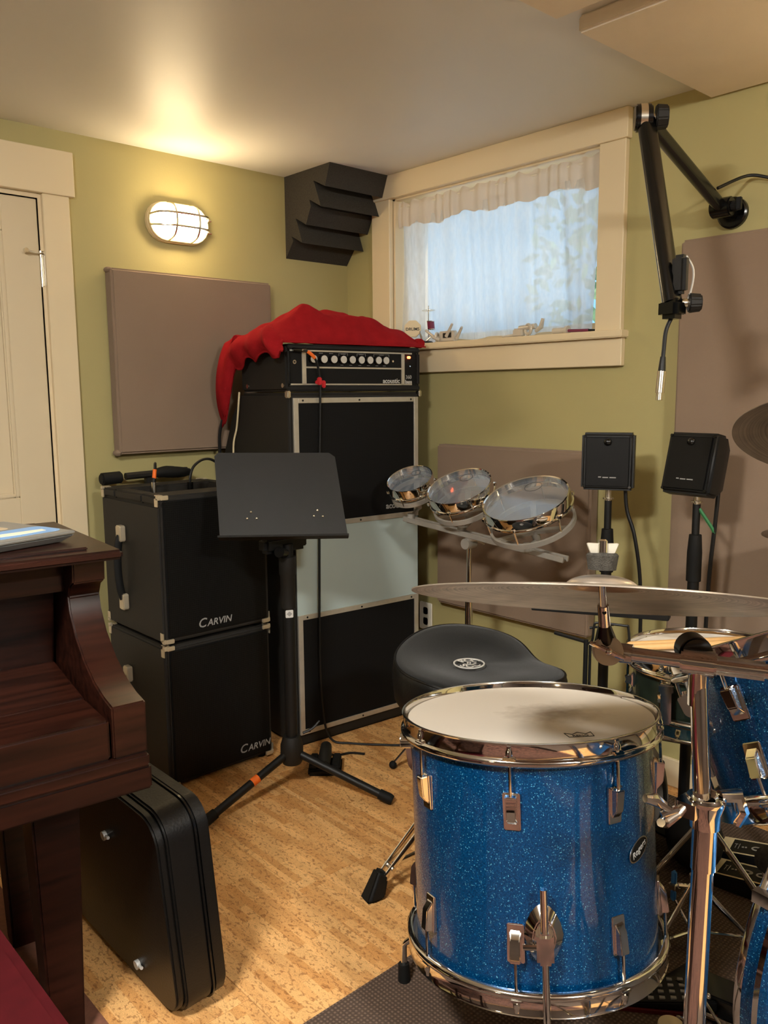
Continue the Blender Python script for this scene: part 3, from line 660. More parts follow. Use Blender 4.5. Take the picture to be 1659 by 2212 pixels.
# ================================================================== STACKED COMBO CABINETS
def cabinet(z0, label, top):
    t = thing('bass_combo', label, 'speaker cabinet', (1.176, 2.300, z0), group='stacked black cabinets')
    w_, d_, h_ = .394, .40, .462
    b = MB()
    if top:
        b.box(0, 0, 0, w_, d_, h_ - .03); b.box(0, 0, h_ - .03, w_, .11, h_).box(0, .30, h_ - .03, w_, d_, h_).box(0, .11, h_ - .03, .05, .30, h_).box(w_ - .05, .11, h_ - .03, w_, .30, h_)
        b.ob('body', 'tolex_light', t, bevel=.006, seg=2)
        cp = MB().box(.05, .11, h_ - .03, w_ - .05, .30, h_ - .026).ob('control_panel', 'black_gloss', t)
        for i in range(5): MB().cyl((.09 + i * .05, .16, h_ - .027), (.09 + i * .05, .16, h_ - .008), .009, n=12).ob('control_knob', 'black', cp)
    else:
        b.box(0, 0, 0, w_, d_, h_).ob('body', 'tolex_light', t, bevel=.010, seg=3)
    MB().box(.014, -.006, .014, w_ - .014, .004, h_ - .016).ob('grille', 'grille_metal', t, bevel=.003)
    for xx in (0, w_):
        for yy in (0, d_):
            for zz_ in (0, h_):
                sx = 1 if xx == 0 else -1; sy = 1 if yy == 0 else -1; sz = 1 if zz_ == 0 else -1
                c = MB().box(xx - sx * .002, yy - sy * .002, zz_ - sz * .002, xx + sx * .012, yy + sy * .012, zz_ + sz * .012)
                c.box(xx - sx * .002, yy + sy * .000, zz_ + sz * .006, xx + sx * .001, yy + sy * .022, zz_ + sz * .034)
                c.box(xx + sx * .006, yy - sy * .0075, zz_ - sz * .0015, xx + sx * .032, yy + sy * .001, zz_ + sz * .012)
                c.box(xx + sx * .004, yy + sy * .006, zz_ - sz * .002, xx + sx * .022, yy + sy * .034, zz_ + sz * .001)
                cc = c.ob('corner_protector', 'protector', t, bevel=.002, seg=2)
    # strap handle on the left side
    hn = MB().tube(smoothpath([(-.012, .245, .105), (-.022, .245, .14), (-.027, .245, .21), (-.022, .245, .28), (-.012, .245, .315)]), .011, 10, flat=(1.2, .7)).ob('handle', 'rubber', t)
    for zz_ in (.095, .322):
        MB().prism(rrect(.034, .054, .007), .020, (-.001, .245, zz_), (-1, 0, 0), (0, 1, 0)).ob('handle_cap', 'protector', hn, bevel=.003)
    ox = .180 if top else .318
    oz = .040 if top else .048
    text("C", .042, 'logo_letter', 'grey_print', t, wall_m((ox - .050, -.0075, oz + .003), (1, 0, 0), (0, 0, 1)), shear=.22, bold=.0002)
    text("ARVIN", .031, 'logo', 'grey_print', t, wall_m((ox + .014, -.0075, oz), (1, 0, 0), (0, 0, 1)), shear=.22, bold=.0002)
    for xx in (.03, w_ - .03):
        for yy in (.03, d_ - .03): MB().cyl((xx, yy, -.012), (xx, yy, .001), .014, n=12).ob('foot', 'rubber', t)
    return t
cabinet(.012, 'lower black cabinet of the stack, standing on the floor beside the piano', False)
cabinet(.486, 'upper black cabinet of the stack, with plugs in its top panel', True)
pcb = thing('patch_cable', 'black cable with silver plug and orange sleeve stuck in the upper cabinet', 'cable', (1.262, 2.49, .922))
MB().cyl((0, 0, 0), (0, 0, .05), .008, n=12).ob('plug', 'nickel', pcb)
MB().cyl((0, 0, .05), (.002, 0, .064), .0065, n=12).ob('boot', 'black', pcb)
MB().cyl((.002, 0, .062), (.006, 0, .092), .0065, n=12).ob('orange_sleeve', 'orange', pcb)
MB().tube(smoothpath([(.006, 0, .09), (.012, .01, .107), (.024, .03, .106), (.036, .06, .07), (.04, .12, -.05), (.04, .16, -.3)]), .004, 8).ob('cord', 'black', pcb)
pcc = thing('speaker_lead', 'black cable arching out of the upper cabinet behind the music stand', 'cable', (1.400, 2.50, .922))
MB().cyl((0, 0, -.002), (0, 0, .04), .010, n=12).ob('plug', 'black_gloss', pcc)
MB().tube(smoothpath([(0, 0, .035), (.002, 0, .06), (.02, .005, .092), (.06, .01, .112), (.10, .01, .105), (.15, .02, .06), (.20, .05, -.1), (.215, .10, -.5), (.215, .11, -.9)]), .0045, 8).ob('cord', 'black', pcc)

# folded stand behind the cabinets
fs = thing('folded_stand', 'folded black stand with a rubber-capped bar behind the stacked cabinets', 'stand', (1.385, 2.752, 0))
MB().tube([(-.10, -.008, .972), (.14, -.008, .978)], .013, 8, flat=(1, 1)).ob('bar', 'stand_black', fs)
MB().cyl((-.190, -.008, .968), (-.115, -.008, .971), .022, .021, 14).ob('end_cap', 'rubber', fs, bevel=.005)
MB().tube(smoothpath([(.01, -.008, .974), (.05, -.008, .978), (.10, -.010, .974), (.15, -.008, .972)]), [.014, .015, .017, .018, .019, .02, .021, .022, .022, .022, .022, .021, .021, .02, .019, .018, .016, .014, .013], 12).ob('grip', 'rubber', fs)
MB().box(-.022, -.012, .02, .012, .012, .965).ob('post', 'stand_black', fs, bevel=.003)
MB().box(-.15, -.02, 0, .15, .02, .022).ob('foot_bar', 'rubber', fs, bevel=.004)

# ================================================================== MUSIC STAND
ms = thing('music_stand', 'black metal music stand with flat desk in front of the cabinets', 'music stand', (1.464, 2.041, 0))
def ml(p): return Vector(p) - Vector((1.464, 2.041, 0))
TL, TR, BL, BR = map(ml, ((1.327, 2.216, 1.077), (1.610, 1.984, 1.073), (1.267, 2.101, .831), (1.558, 1.861, .831)))
nrm = (TR - BL).cross(TL - BR).normalized(); nrm = nrm if nrm.y < 0 else -nrm
dk = MB(); t_ = nrm * -.003
def q(a, b_, t): return a.lerp(b_, t)
ring = [q(TL, TR, .03), q(TL, TR, .955), q(TR, BR, .05), BR, BL, q(TL, BL, .04)]
k = len(ring); dk.add(ring + [p + t_ for p in ring], [tuple(range(k)), tuple(range(2 * k - 1, k - 1, -1))] + [(i, (i + 1) % k, k + (i + 1) % k, k + i) for i in range(k)])
dk.ob('desk', 'stand_black', ms)
lipv = (BR - BL).normalized(); o_ = nrm * .055
lp = MB().hexa([BL, BR + lipv * .002, BR + lipv * .002 + o_ - Vector((0, 0, .006)), BL + o_ - Vector((0, 0, .006)), BL + Vector((0, 0, -.004)), BR + Vector((0, 0, -.004)), BR + o_ - Vector((0, 0, .012)), BL + o_ - Vector((0, 0, .012))])
lp.ob('ledge', 'stand_black', ms)
for (fx_, fz) in ((.225, .775), (.30, .775), (.26, .70), (.755, .755), (.825, .76), (.79, .69)):
    p = q(q(TL, TR, fx_), q(BL, BR, fx_), fz); MB().sphere(p + nrm * .001, .0042, 10, (1, 1, 1)).ob('rivet', 'nickel', ms)
MB().lathe([(0, .12), (.0185, .12), (.0185, .80), (0, .80)], 20).ob('pole', 'black', ms)
MB().lathe([(0, .60), (.023, .60), (.023, .70), (.026, .705), (.026, .76), (0, .76)], 20).ob('upper_sleeve', 'stand_black', ms)
MB().lathe([(0, .095), (.030, .095), (.036, .11), (.036, .155), (.026, .185), (0, .185)], 24).ob('base_hub', 'stand_black', ms)
MB().cbox((0, .02, .80), (.16, .05, .05)).ob('tilt_hinge', 'black', ms, bevel=.012)
kn = MB().cyl((-.018, -.014, .775), (-.050, -.030, .785), .014, .017, 12).ob('clamp_knob', 'black_gloss', ms)
st_ = MB().prism(rrect(.024, .024, .003), .001, (.0, 0, 0)); so = st_.ob('sticker', 'white_print', ms); so.matrix_local = wall_m((-.010, -.0194, .585), (1, -.45, 0), (0, 0, 1)) ; so.location = (-.010, -.0185, .585)
lab(so, 'small white sticker')
dm = MB().prism([(0, .008), (.009, 0), (0, -.008), (-.009, 0)], .0006, (0, 0, .001)).ob('sticker_mark', 'grey_print', so)
for i, fx_ in enumerate(((1.137, 2.034), (1.633, 1.756), (1.622, 2.262))):
    f_ = ml((*fx_, 0)); d_ = Vector((f_.x, f_.y, 0)).normalized()
    a_ = d_ * .030 + Vector((0, 0, .125)); e_ = f_ + Vector((0, 0, .014))
    lg = MB().tube([a_, a_.lerp(e_, .9)], .0125, 12).ob('leg', 'black', ms)
    MB().tube([a_.lerp(e_, .86), a_.lerp(e_, .97), e_], [.016, .017, .014], 12).ob('rubber_foot', 'rubber', lg)
    if i == 0: MB().tube([a_.lerp(e_, .34), a_.lerp(e_, .42)], .0132, 12).ob('orange_tape', 'orange', lg)
tc_ = MB().tube(smoothpath([(.03, -.02, .19), (.06, -.03, .20), (.085, -.035, .22)]), .004, 6).ob('cable_clip', 'black', ms)

# foot pedal on the floor
fpd = thing('foot_pedal', 'black foot pedal on the cork floor behind the music stand leg', 'pedal', (1.632, 2.085, 0), R(-42))
MB().box(-.055, -.05, 0, .055, .05, .022).ob('base', 'rubber', fpd, bevel=.005)
MB().box(-.052, -.046, .022, -.024, .046, .04).box(.024, -.046, .022, .052, .046, .04).ob('side_block', 'rubber', fpd, bevel=.004)
MB().tube([(0, -.045, .038), (0, 0, .055), (0, .05, .062)], [.018, .022, .019], 14).ob('treadle', 'stand_black', fpd)
MB().cyl((0, -.046, .038), (0, -.049, .038), .006, n=10).ob('screw', 'nickel', fpd)
MB().tube(smoothpath([(0, .05, .04), (.03, .09, .01), (.08, .12, .005), (.13, .11, .005)]), .004, 8).ob('lead', 'black', fpd)

# ================================================================== ROTOTOMS
camdir = Vector((0, 0, 1.25))
def ndir(c, ratio, tilt):    # head normal from apparent foreshortening
    v = (camdir - Vector(c)).normalized(); r = (-v).cross(Vector((0, 0, 1))).normalized(); u = r.cross(-v).normalized()
    t = R(tilt); ud = u * math.cos(t) - r * math.sin(t)
    return (v * ratio + ud * math.sqrt(1 - ratio * ratio)).normalized()
RT = [((1.989, 2.039, .956), .082, .50, 17), ((2.009, 1.827, .945), .110, .47, 18), ((2.038, 1.577, .925), .138, .46, 16)]
rl = ['smallest tilted rototom with chrome rim, in front of the tall cabinet', 'middle tilted rototom with chrome rim, second on the rail', 'largest tilted rototom, its clear head reflecting the window']
for (c, r, ra, ti), lb_ in zip(RT, rl):
    n_ = ndir(c, ra, ti); m = fmat(c, n_, (1, 0, 0))
    t = thing('rototom', lb_, 'drum', rot=m, group='three rototoms on a rail')
    MB().lathe([(r * .93, -.026), (r * 1.0, -.026), (r * 1.0, .004), (r * .985, .008), (r * .955, .006), (r * .955, -.012), (r * .93, -.014), (r * .93, -.026)], 48).ob('hoop', 'chrome', t)
    MB().torus((0, 0, -.030), r * 1.0, .0045, n=48).ob('counter_hoop', 'chrome', t)
    MB().lathe([(0, -.004), (r * .955, -.004), (r * .955, -.006), (0, -.006)], 48).ob('drum_head', 'head_clear', t)
    MB().torus((r * .58, r * .22, -.0038), r * .2, .0006, n=32, k=6).ob('head_ring_mark', 'black_print', t)
    fd = r * .62 + .01
    MB().lathe([(r * .93, -fd), (r * .99, -fd), (r * .99, -fd + .016), (r * .93, -fd + .016), (r * .93, -fd)], 48).ob('frame_ring', 'alu_grey', t)
    for i in range(6):
        a = 2 * PI * i / 6 + .3; d_ = Vector((math.cos(a), math.sin(a), 0)); 
        MB().cyl(d_ * r * .99 + Vector((0, 0, -.036)), d_ * r * .96 + Vector((0, 0, -fd + .006)), .0028, n=8).ob('tension_rod', 'chrome', t)
        MB().cbox(d_ * r * 1.02 + Vector((0, 0, -.026)), (.012, .012, .012)).ob('clamp', 'chrome', t, bevel=.002)
    for i in range(3):
        a = 2 * PI * i / 3 + .6; d_ = Vector((math.cos(a), math.sin(a), 0)); s_ = Vector((-d_.y, d_.x, 0))
        w_ = .010
        MB().hexa([d_ * r * .95 - s_ * w_ + Vector((0, 0, -fd)), d_ * r * .95 + s_ * w_ + Vector((0, 0, -fd)), s_ * w_ * .9 + Vector((0, 0, -fd - .028)), -s_ * w_ * .9 + Vector((0, 0, -fd - .028)),
                   d_ * r * .95 - s_ * w_ + Vector((0, 0, -fd + .010)), d_ * r * .95 + s_ * w_ + Vector((0, 0, -fd + .010)), s_ * w_ * .9 + Vector((0, 0, -fd - .016)), -s_ * w_ * .9 + Vector((0, 0, -fd - .016))]).ob('spoke', 'alu_grey', t)
    MB().lathe([(0, -fd - .06), (.011, -fd - .06), (.014, -fd - .035), (.016, -fd - .012), (0, -fd - .010)], 16).ob('hub', 'alu_grey', t)
# rail and stand
rs = thing('rototom_stand', 'chrome stand carrying the grey rail under the three tilted drums', 'drum stand', (2.028, 1.800, 0))
def rl_(p): return Vector(p) - Vector((2.028, 1.800, 0))
A_, B_ = rl_((2.004, 2.075, .818)), rl_((2.060, 1.440, .752)); dr = (B_ - A_).normalized(); sd_ = dr.cross(Vector((0, 0, 1))).normalized(); up_ = sd_.cross(dr)
for s_ in (-1, 1):
    o0 = sd_ * .014 * s_
    MB().hexa([A_ + o0 - sd_ * .005 - up_ * .009, B_ + o0 - sd_ * .005 - up_ * .009, B_ + o0 + sd_ * .005 - up_ * .009, A_ + o0 + sd_ * .005 - up_ * .009,
               A_ + o0 - sd_ * .005 + up_ * .009, B_ + o0 - sd_ * .005 + up_ * .009, B_ + o0 + sd_ * .005 + up_ * .009, A_ + o0 + sd_ * .005 + up_ * .009]).ob('rail', 'alu_grey', rs, bevel=.002, seg=1)
for (c, r, ra, ti) in RT:
    n_ = ndir(c, ra, ti); p = rl_(c) - n_ * (r * .62 + .066); qd = A_ + dr * (p - A_).dot(dr)
    MB().tube([p, p.lerp(qd, .5) + Vector((0, 0, .002)), qd], .008, 10).cyl(qd - up_ * .012, qd + up_ * .02, .014, n=12).ob('mount_bolt', 'alu_grey', rs)
MB().tube(smoothpath([(.02, -.055, .772), (.0, -.03, .784), (-.002, 0, .772), (0, .002, .745)]), .014, 10).cyl((-.022, 0, .76), (.022, 0, .76), .018, n=16).ob('clamp', 'alu_grey', rs)
MB().cyl((0, 0, .05), (0, 0, .755), .008, n=14).ob('upper_tube', 'chrome', rs)
MB().cyl((0, 0, .04), (0, 0, .60), .0125, n=16).ob('lower_tube', 'chrome', rs)
MB().lathe([(0, .575), (.018, .575), (.018, .61), (.012, .615), (0, .615)], 18).cbox((-.026, 0, .592), (.03, .008, .012)).ob('height_clamp', 'chrome', rs)
for i in range(3):
    a = 2 * PI * i / 3 + .5; d_ = Vector((math.cos(a), math.sin(a), 0))
    lg = MB().tube([d_ * .015 + Vector((0, 0, .28)), d_ * .26 + Vector((0, 0, .012))], .007, 10, flat=(1.3, .6)).ob('leg', 'chrome', rs)
    MB().sphere(d_ * .262 + Vector((0, 0, .013)), .014, 12).ob('rubber_foot', 'rubber', lg)

# ================================================================== MONITOR SPEAKERS
def monitor(c, yaw_, pitch_, roll_, label, slabel, base):
    t = thing('monitor_speaker', label, 'speaker', rot=Matrix.Translation(c) @ Matrix.Rotation(yaw_, 4, 'Z') @ Matrix.Rotation(roll_, 4, 'X') @ Matrix.Rotation(pitch_, 4, 'Y'), group='small monitor speakers on stands')
    # local: -x is the front, y across, z up
    w_, h_, d_ = .148, .166, .105
    f = [(0, -w_ / 2, -h_ / 2), (0, w_ / 2, -h_ / 2), (0, w_ / 2, h_ / 2), (0, -w_ / 2, h_ / 2)]
    b = [(d_, -w_ / 2 + .022, -h_ / 2 + .022), (d_, w_ / 2 - .022, -h_ / 2 + .022), (d_, w_ / 2 - .022, h_ / 2 - .022), (d_, -w_ / 2 + .022, h_ / 2 - .022)]
    md = [(.045, y * 1.02, z * 1.02) for _, y, z in f]
    MB().add(f + md + b, [(0, 1, 2, 3), (11, 10, 9, 8)] + [(i, (i + 1) % 4, 4 + (i + 1) % 4, 4 + i) for i in range(4)] + [(4 + i, 4 + (i + 1) % 4, 8 + (i + 1) % 4, 8 + i) for i in range(4)]).ob('cabinet', 'black', t, bevel=.008, seg=3)
    MB().box(-.004, -w_ / 2 + .012, -h_ / 2 + .010, .001, w_ / 2 - .012, h_ / 2 - .012).ob('grille', 'speaker_grille', t, bevel=.003)
    MB().sphere((-.004, 0, h_ / 2 - .026), .012, 16, (.7, 1, .9)).ob('tweeter_dome', 'black_gloss', t)
    MB().box(-.0055, -.026, -h_ / 2 + .036, -.0035, -.008, -h_ / 2 + .039).box(-.0055, -.004, -h_ / 2 + .036, -.0035, .012, -h_ / 2 + .039).box(-.0055, .016, -h_ / 2 + .037, -.0035, .024, -h_ / 2 + .040).ob('badge', 'grey_print', t)
    for yy in (-1, 1):
        for zz_ in (-1, 1): MB().cyl((-.003, yy * (w_ / 2 - .010), zz_ * (h_ / 2 - .010)), (.004, yy * (w_ / 2 - .010), zz_ * (h_ / 2 - .010)), .004, n=10).ob('corner_screw', 'black_gloss', t)
    s = thing('speaker_stand', slabel, 'speaker stand', (base[0], base[1], 0), group='speaker stands by the window wall')
    zt = c[2] - h_ / 2 * .96
    zt = base[2]
    MB().cyl((0, 0, zt - .035), (0, 0, zt), .009, n=14).cyl((0, 0, zt - .030), (0, 0, zt - .026), .016, n=14).ob('mount_screw', 'nickel', s)
    MB().cyl((0, 0, zt - .13), (0, 0, zt - .035), .0105, n=14).ob('upper_tube', 'black', s)
    MB().lathe([(0, zt - .25), (.020, zt - .25), (.020, zt - .17), (.0165, zt - .12), (0, zt - .118)], 18).ob('clutch', 'rubber', s)
    MB().cyl((0, 0, .02), (0, 0, zt - .2), .0155, n=16).ob('lower_tube', 'black', s)
    MB().lathe([(0, 0), (.10, 0), (.10, .012), (.03, .022), (.018, .05), (0, .05)], 32).ob('base', 'black_matte', s)
    return t, s
monitor((2.10, 1.333, 1.051), R(27), R(2), R(0), 'left small black monitor speaker below the window, facing forward', 'black stand of the left small monitor speaker', (2.135, 1.348, .968))
monitor((2.10, 1.085, 1.062), R(-6), R(14), R(0), 'right small black monitor speaker tilted upward before the tall panel', 'black stand of the right small monitor speaker', (2.155, 1.083, .980))
for (x0, y0, z0, pts, lb_) in ((2.155, 1.305, .965, [(0, 0, .01), (.004, -.006, -.06), (.012, -.03, -.14), (.02, -.05, -.30), (.02, -.055, -.6), (.02, -.05, -.955)], 'black cable dropping from the left monitor speaker'),
                               (2.170, 1.030, .968, [(0, 0, .03), (.0, .006, -.08), (.0, .014, -.20), (.004, .02, -.36), (.006, .02, -.6), (.01, .01, -.955)], 'black cable dropping from the right monitor speaker')):
    t = thing('speaker_cable', lb_, 'cable', (x0, y0, z0), group='speaker cables'); MB().tube(smoothpath(pts), .0055, 8).ob('cord', 'black', t)
    if y0 < 1.1: MB().tube([(-.015, .045, -.035), (-.005, .012, -.085), (0, .006, -.10)], .005, 6).ob('green_tie', 'green_tape', t)

# ================================================================== MICROPHONE ARM
mb_ = Vector((XW, 1.124, 1.748))
ma = thing('microphone_boom', 'black jointed microphone arm fixed to the wall right of the window', 'microphone arm', mb_)
def mk(p): return Vector(p) - mb_
J0, J1, J2 = mk((2.318, 1.128, 1.756)), mk((1.851, 1.099, 1.889)), mk((1.758, .962, 1.446))
MB().lathe([(0, 0), (.043, 0), (.043, .012), (.038, .016), (0, .016)], 28, (0, 0, 0), (-1, 0, 0)).cyl((-.014, 0, 0), (-.055, 0, 0), .018, n=16).ob('wall_plate', 'black_gloss', ma)
MB().cyl(J0 + Vector((0, .030, 0)), J0 + Vector((0, -.026, 0)), .027, n=20).ob('base_joint', 'black_gloss', ma, bevel=.003)
MB().cyl(J0 + Vector((0, -.026, 0)), J0 + Vector((0, -.040, 0)), .015, n=10).cbox(J0 + Vector((0, -.045, .004)), (.012, .014, .034)).ob('base_knob', 'black', ma, bevel=.002)
def arm(a, b_, name, w_, t_w):
    d_ = (b_ - a).normalized(); s_ = d_.cross(Vector((.3, 1, 0))).normalized(); n_ = s_.cross(d_).normalized()
    m = MB(); m.tube([a, b_], 1, 12); m = MB()
    pr_ = rrect(w_, t_w, t_w * .42, 5)
    m.prism(pr_, (b_ - a).length, a, d_, s_)
    return m.ob(name, 'black_gloss', ma, ang=50)
arm(J0 + Vector((0, .004, 0)), J1, 'upper_arm', .036, .028)
arm(J1, J2, 'lower_arm', .044, .034)
side_ = Vector((.62, -.78, 0))
MB().cyl(J1 - side_ * .026, J1 + side_ * .014, .031, n=24).ob('elbow_joint', 'black_gloss', ma, bevel=.004)
MB().lathe([(.0318, 0), (.0318, .016)], 24, J1 - side_ * .014, side_).ob('elbow_band', 'nickel', ma)
MB().cyl(J1 + side_ * .022, J1 + side_ * .050, .030, .027, 9).ob('elbow_knob', 'stand_black', ma, bevel=.003)
MB().cyl(J1 + side_ * .012, J1 + side_ * .024, .009, n=12).ob('elbow_bolt', 'nickel', ma)
MB().cbox(J2 + Vector((0, 0, -.012)), (.050, .050, .045)).ob('end_block', 'black_gloss', ma, bevel=.010)
MB().cyl(J2 + side_ * .02, J2 + side_ * .034, .010, n=12).ob('end_bolt', 'nickel', ma)
MB().cyl(J2 + side_ * .034 , J2 + side_ * .062, .023, .020, 9).ob('end_knob', 'stand_black', ma, bevel=.003)
cg = J2 + side_ * .026 + Vector((0, 0, .042))
MB().cbox(cg + Vector((0, 0, .02)) - side_ * .012, (.026, .034, .085)).ob('mount_clip', 'stand_black', ma, bevel=.008)
MB().tube(smoothpath([cg + Vector((0, 0, -.06)), cg + side_ * .014 + Vector((0, 0, -.01)), cg + side_ * .016 + Vector((0, 0, .03)), cg + Vector((0, 0, .06))]), .0026, 8).ob('clip_wire', 'alu_grey', ma)
xc = thing('microphone_cable', 'black cable with silver connector dangling from the microphone arm', 'cable', mb_)
MB().tube(smoothpath([J2 + Vector((0, 0, -.03)), J2 + Vector((-.012, .006, -.06)), J2 + Vector((-.022, .004, -.10)), J2 + Vector((-.028, .002, -.125))]), .0045, 8).ob('cord', 'black', xc)
e0 = J2 + Vector((-.028, .002, -.118))
MB().cyl(e0, e0 + Vector((-.003, 0, -.032)), .006, .0085, 14).ob('boot', 'black', xc)
MB().cyl(e0 + Vector((-.003, 0, -.032)), e0 + Vector((-.008, 0, -.080)), .0095, n=16).cyl(e0 + Vector((-.008, 0, -.080)), e0 + Vector((-.0095, 0, -.096)), .0075, n=14).ob('connector', 'nickel', xc)
MB().tube(smoothpath([J0.lerp(J1, .15) + Vector((.0, -.012, .018)), (-.04, -.05, .085), (-.02, -.10, .075), (-.008, -.16, .050), (-.006, -.25, .03), (-.006, -.40, .02)]), .0045, 8).ob('tail_cord', 'black', xc)

# ================================================================== THINGS ON THE SILL
ZS = WZ0
mk_ = thing('miniature_drum_kit', 'miniature drum kit with a DRUMS sign on the window sill', 'ornament', (2.372, 2.355, ZS))
MB().lathe([(0, 0), (.040, 0), (.040, .006), (.034, .010), (0, .010)], 24, (0, 0, 0)).ob('base', 'black', mk_)
MB().prism([(.035 * math.cos(R(45 * i + 22.5)), .035 * math.sin(R(45 * i + 22.5))) for i in range(8)], .014, (-.028, .028, .058), (-.80, -.6, 0), (0, 0, 1)).ob('toy_bass_drum', 'cream', mk_, bevel=.002)
_n = Vector((-.8, -.6, 0)); text("DRUMS", .0165, 'sign_lettering', 'black_print', mk_, wall_m(Vector((-.028, .028, .056)) + _n * .0142, (.6, -.8, 0), (0, 0, 1)), ext=.0003, bold=.0003)
for cc in ((0, .062, .060), (.0, -.045, .066)):
    s_ = MB().cyl((cc[0], cc[1], cc[2] - .012), (cc[0] - .004, cc[1], cc[2] + .018), .014, n=18).ob('small_drum', 'purple', mk_)
    MB().torus((cc[0] - .004, cc[1], cc[2] + .018), .0145, .0018, n=20, k=6).torus((cc[0], cc[1], cc[2] - .012), .0145, .0018, n=20, k=6).ob('rim', 'chrome', s_)
MB().cyl((0, -.030, .005), (0, -.030, .145), .0018, n=8).ob('cymbal_post', 'chrome_soft', mk_)
MB().lathe([(0, .006), (.006, .004), (.026, 0), (.026, -.0008), (.006, .003), (0, .005)], 24, (0, -.030, .127), (0, .05, 1)).ob('tiny_cymbal', 'nickel', mk_)
MB().tube([(-.02, -.02, .005), (-.025, -.012, .03), (-.018, .0, .05)], .004, 8).cyl((-.02, -.02, .0), (.0, -.05, .03), .004, n=8).ob('pedal', 'chrome_soft', mk_)
def hardware(loc, rz, label, kind):
    t = thing('drum_hardware_piece', label, 'hardware', loc, rz, group='loose chrome hardware on the sill')
    if kind == 0:
        MB().box(-.045, -.012, 0, .035, .012, .042).ob('bracket', 'disc_metal', t, bevel=.004)
        MB().box(-.02, -.014, .016, .022, -.011, .034).ob('bracket_slot', 'black', t)
        for p0, p1 in (((-.05, -.01, .01), (-.11, -.016, .05)), ((.0, -.016, .02), (.035, -.02, .066)), ((.04, 0, .012), (.075, -.01, .052)), ((-.03, -.02, .008), (-.06, -.03, .02))):
            MB().tube([p0, p1], [.007, .0045], 10).ob('rod', 'disc_metal', t)
        MB().torus((-.05, -.014, .022), .014, .005, (1, .4, 0), 20, 8).ob('loop', 'disc_metal', t)
    elif kind == 1:
        MB().box(-.055, -.012, 0, -.012, .012, .030).ob('block', 'disc_metal', t, bevel=.005)
        MB().torus((.012, -.006, .024), .016, .006, (.3, 1, 0), 20, 8).ob('collar', 'disc_metal', t)
        MB().cyl((-.03, 0, .030), (.04, 0, .034), .010, n=14).ob('barrel', 'disc_metal', t)
        MB().tube([(.04, 0, .016), (.062, 0, .030), (.070, 0, .058)], [.006, .009, .006], 10).ob('wing', 'disc_metal', t)
        MB().tube([(-.055, 0, .008), (-.105, -.004, .005)], [.006, .003], 8).ob('spike', 'disc_metal', t)
    else:
        MB().cyl((-.04, 0, .012), (.01, 0, .012), .011, n=14).cyl((.01, 0, .012), (.02, 0, .012), .015, n=14).ob('barrel', 'disc_metal', t)
        MB().cyl((.02, 0, .010), (.10, .0, .007), .005, n=10).ob('shaft', 'purple', t)
        MB().cyl((.10, 0, .007), (.135, 0, .005), .004, .003, n=10).ob('tip', 'black', t)
hardware((2.372, 2.215, ZS), R(-90), 'chrome bracket with rods beside the miniature drum kit on the sill', 0)
hardware((2.372, 1.845, ZS), R(-90), 'chrome clamp with a wing at the middle of the window sill', 1)
hardware((2.372, 1.690, ZS), R(-90), 'small chrome spindle lying near the right end of the sill', 2)

# ================================================================== FLOOR MAT AND RUG
mt = MB().box(-.9, -.75, 0, .9, .75, .006).ob('rubber_mat', 'mat_rib', bevel=.002, seg=1); mt.location = (1.40, .47, 0)
tag(mt, 'brown ribbed mat on the floor under the drum kit', 'mat')
rg = thing('oriental_rug', 'worn red-brown oriental rug under the piano bench', 'rug', (-.55, .45, 0))
MB().box(-1.15, -2.1, 0, .93, 2.0, .006).ob('field', 'rug', rg)
MB().box(.93, -2.1, 0, .965, 2.0, .0062).box(1.06, -2.1, 0, 1.085, 2.0, .0062).ob('dark_stripe', 'rug_dark', rg)
MB().box(.965, -2.1, 0, 1.06, 2.0, .0060).ob('border', 'rug', rg)
MB().box(1.085, -2.1, 0, 1.15, 2.0, .0060).ob('edge', 'rug_edge', rg)

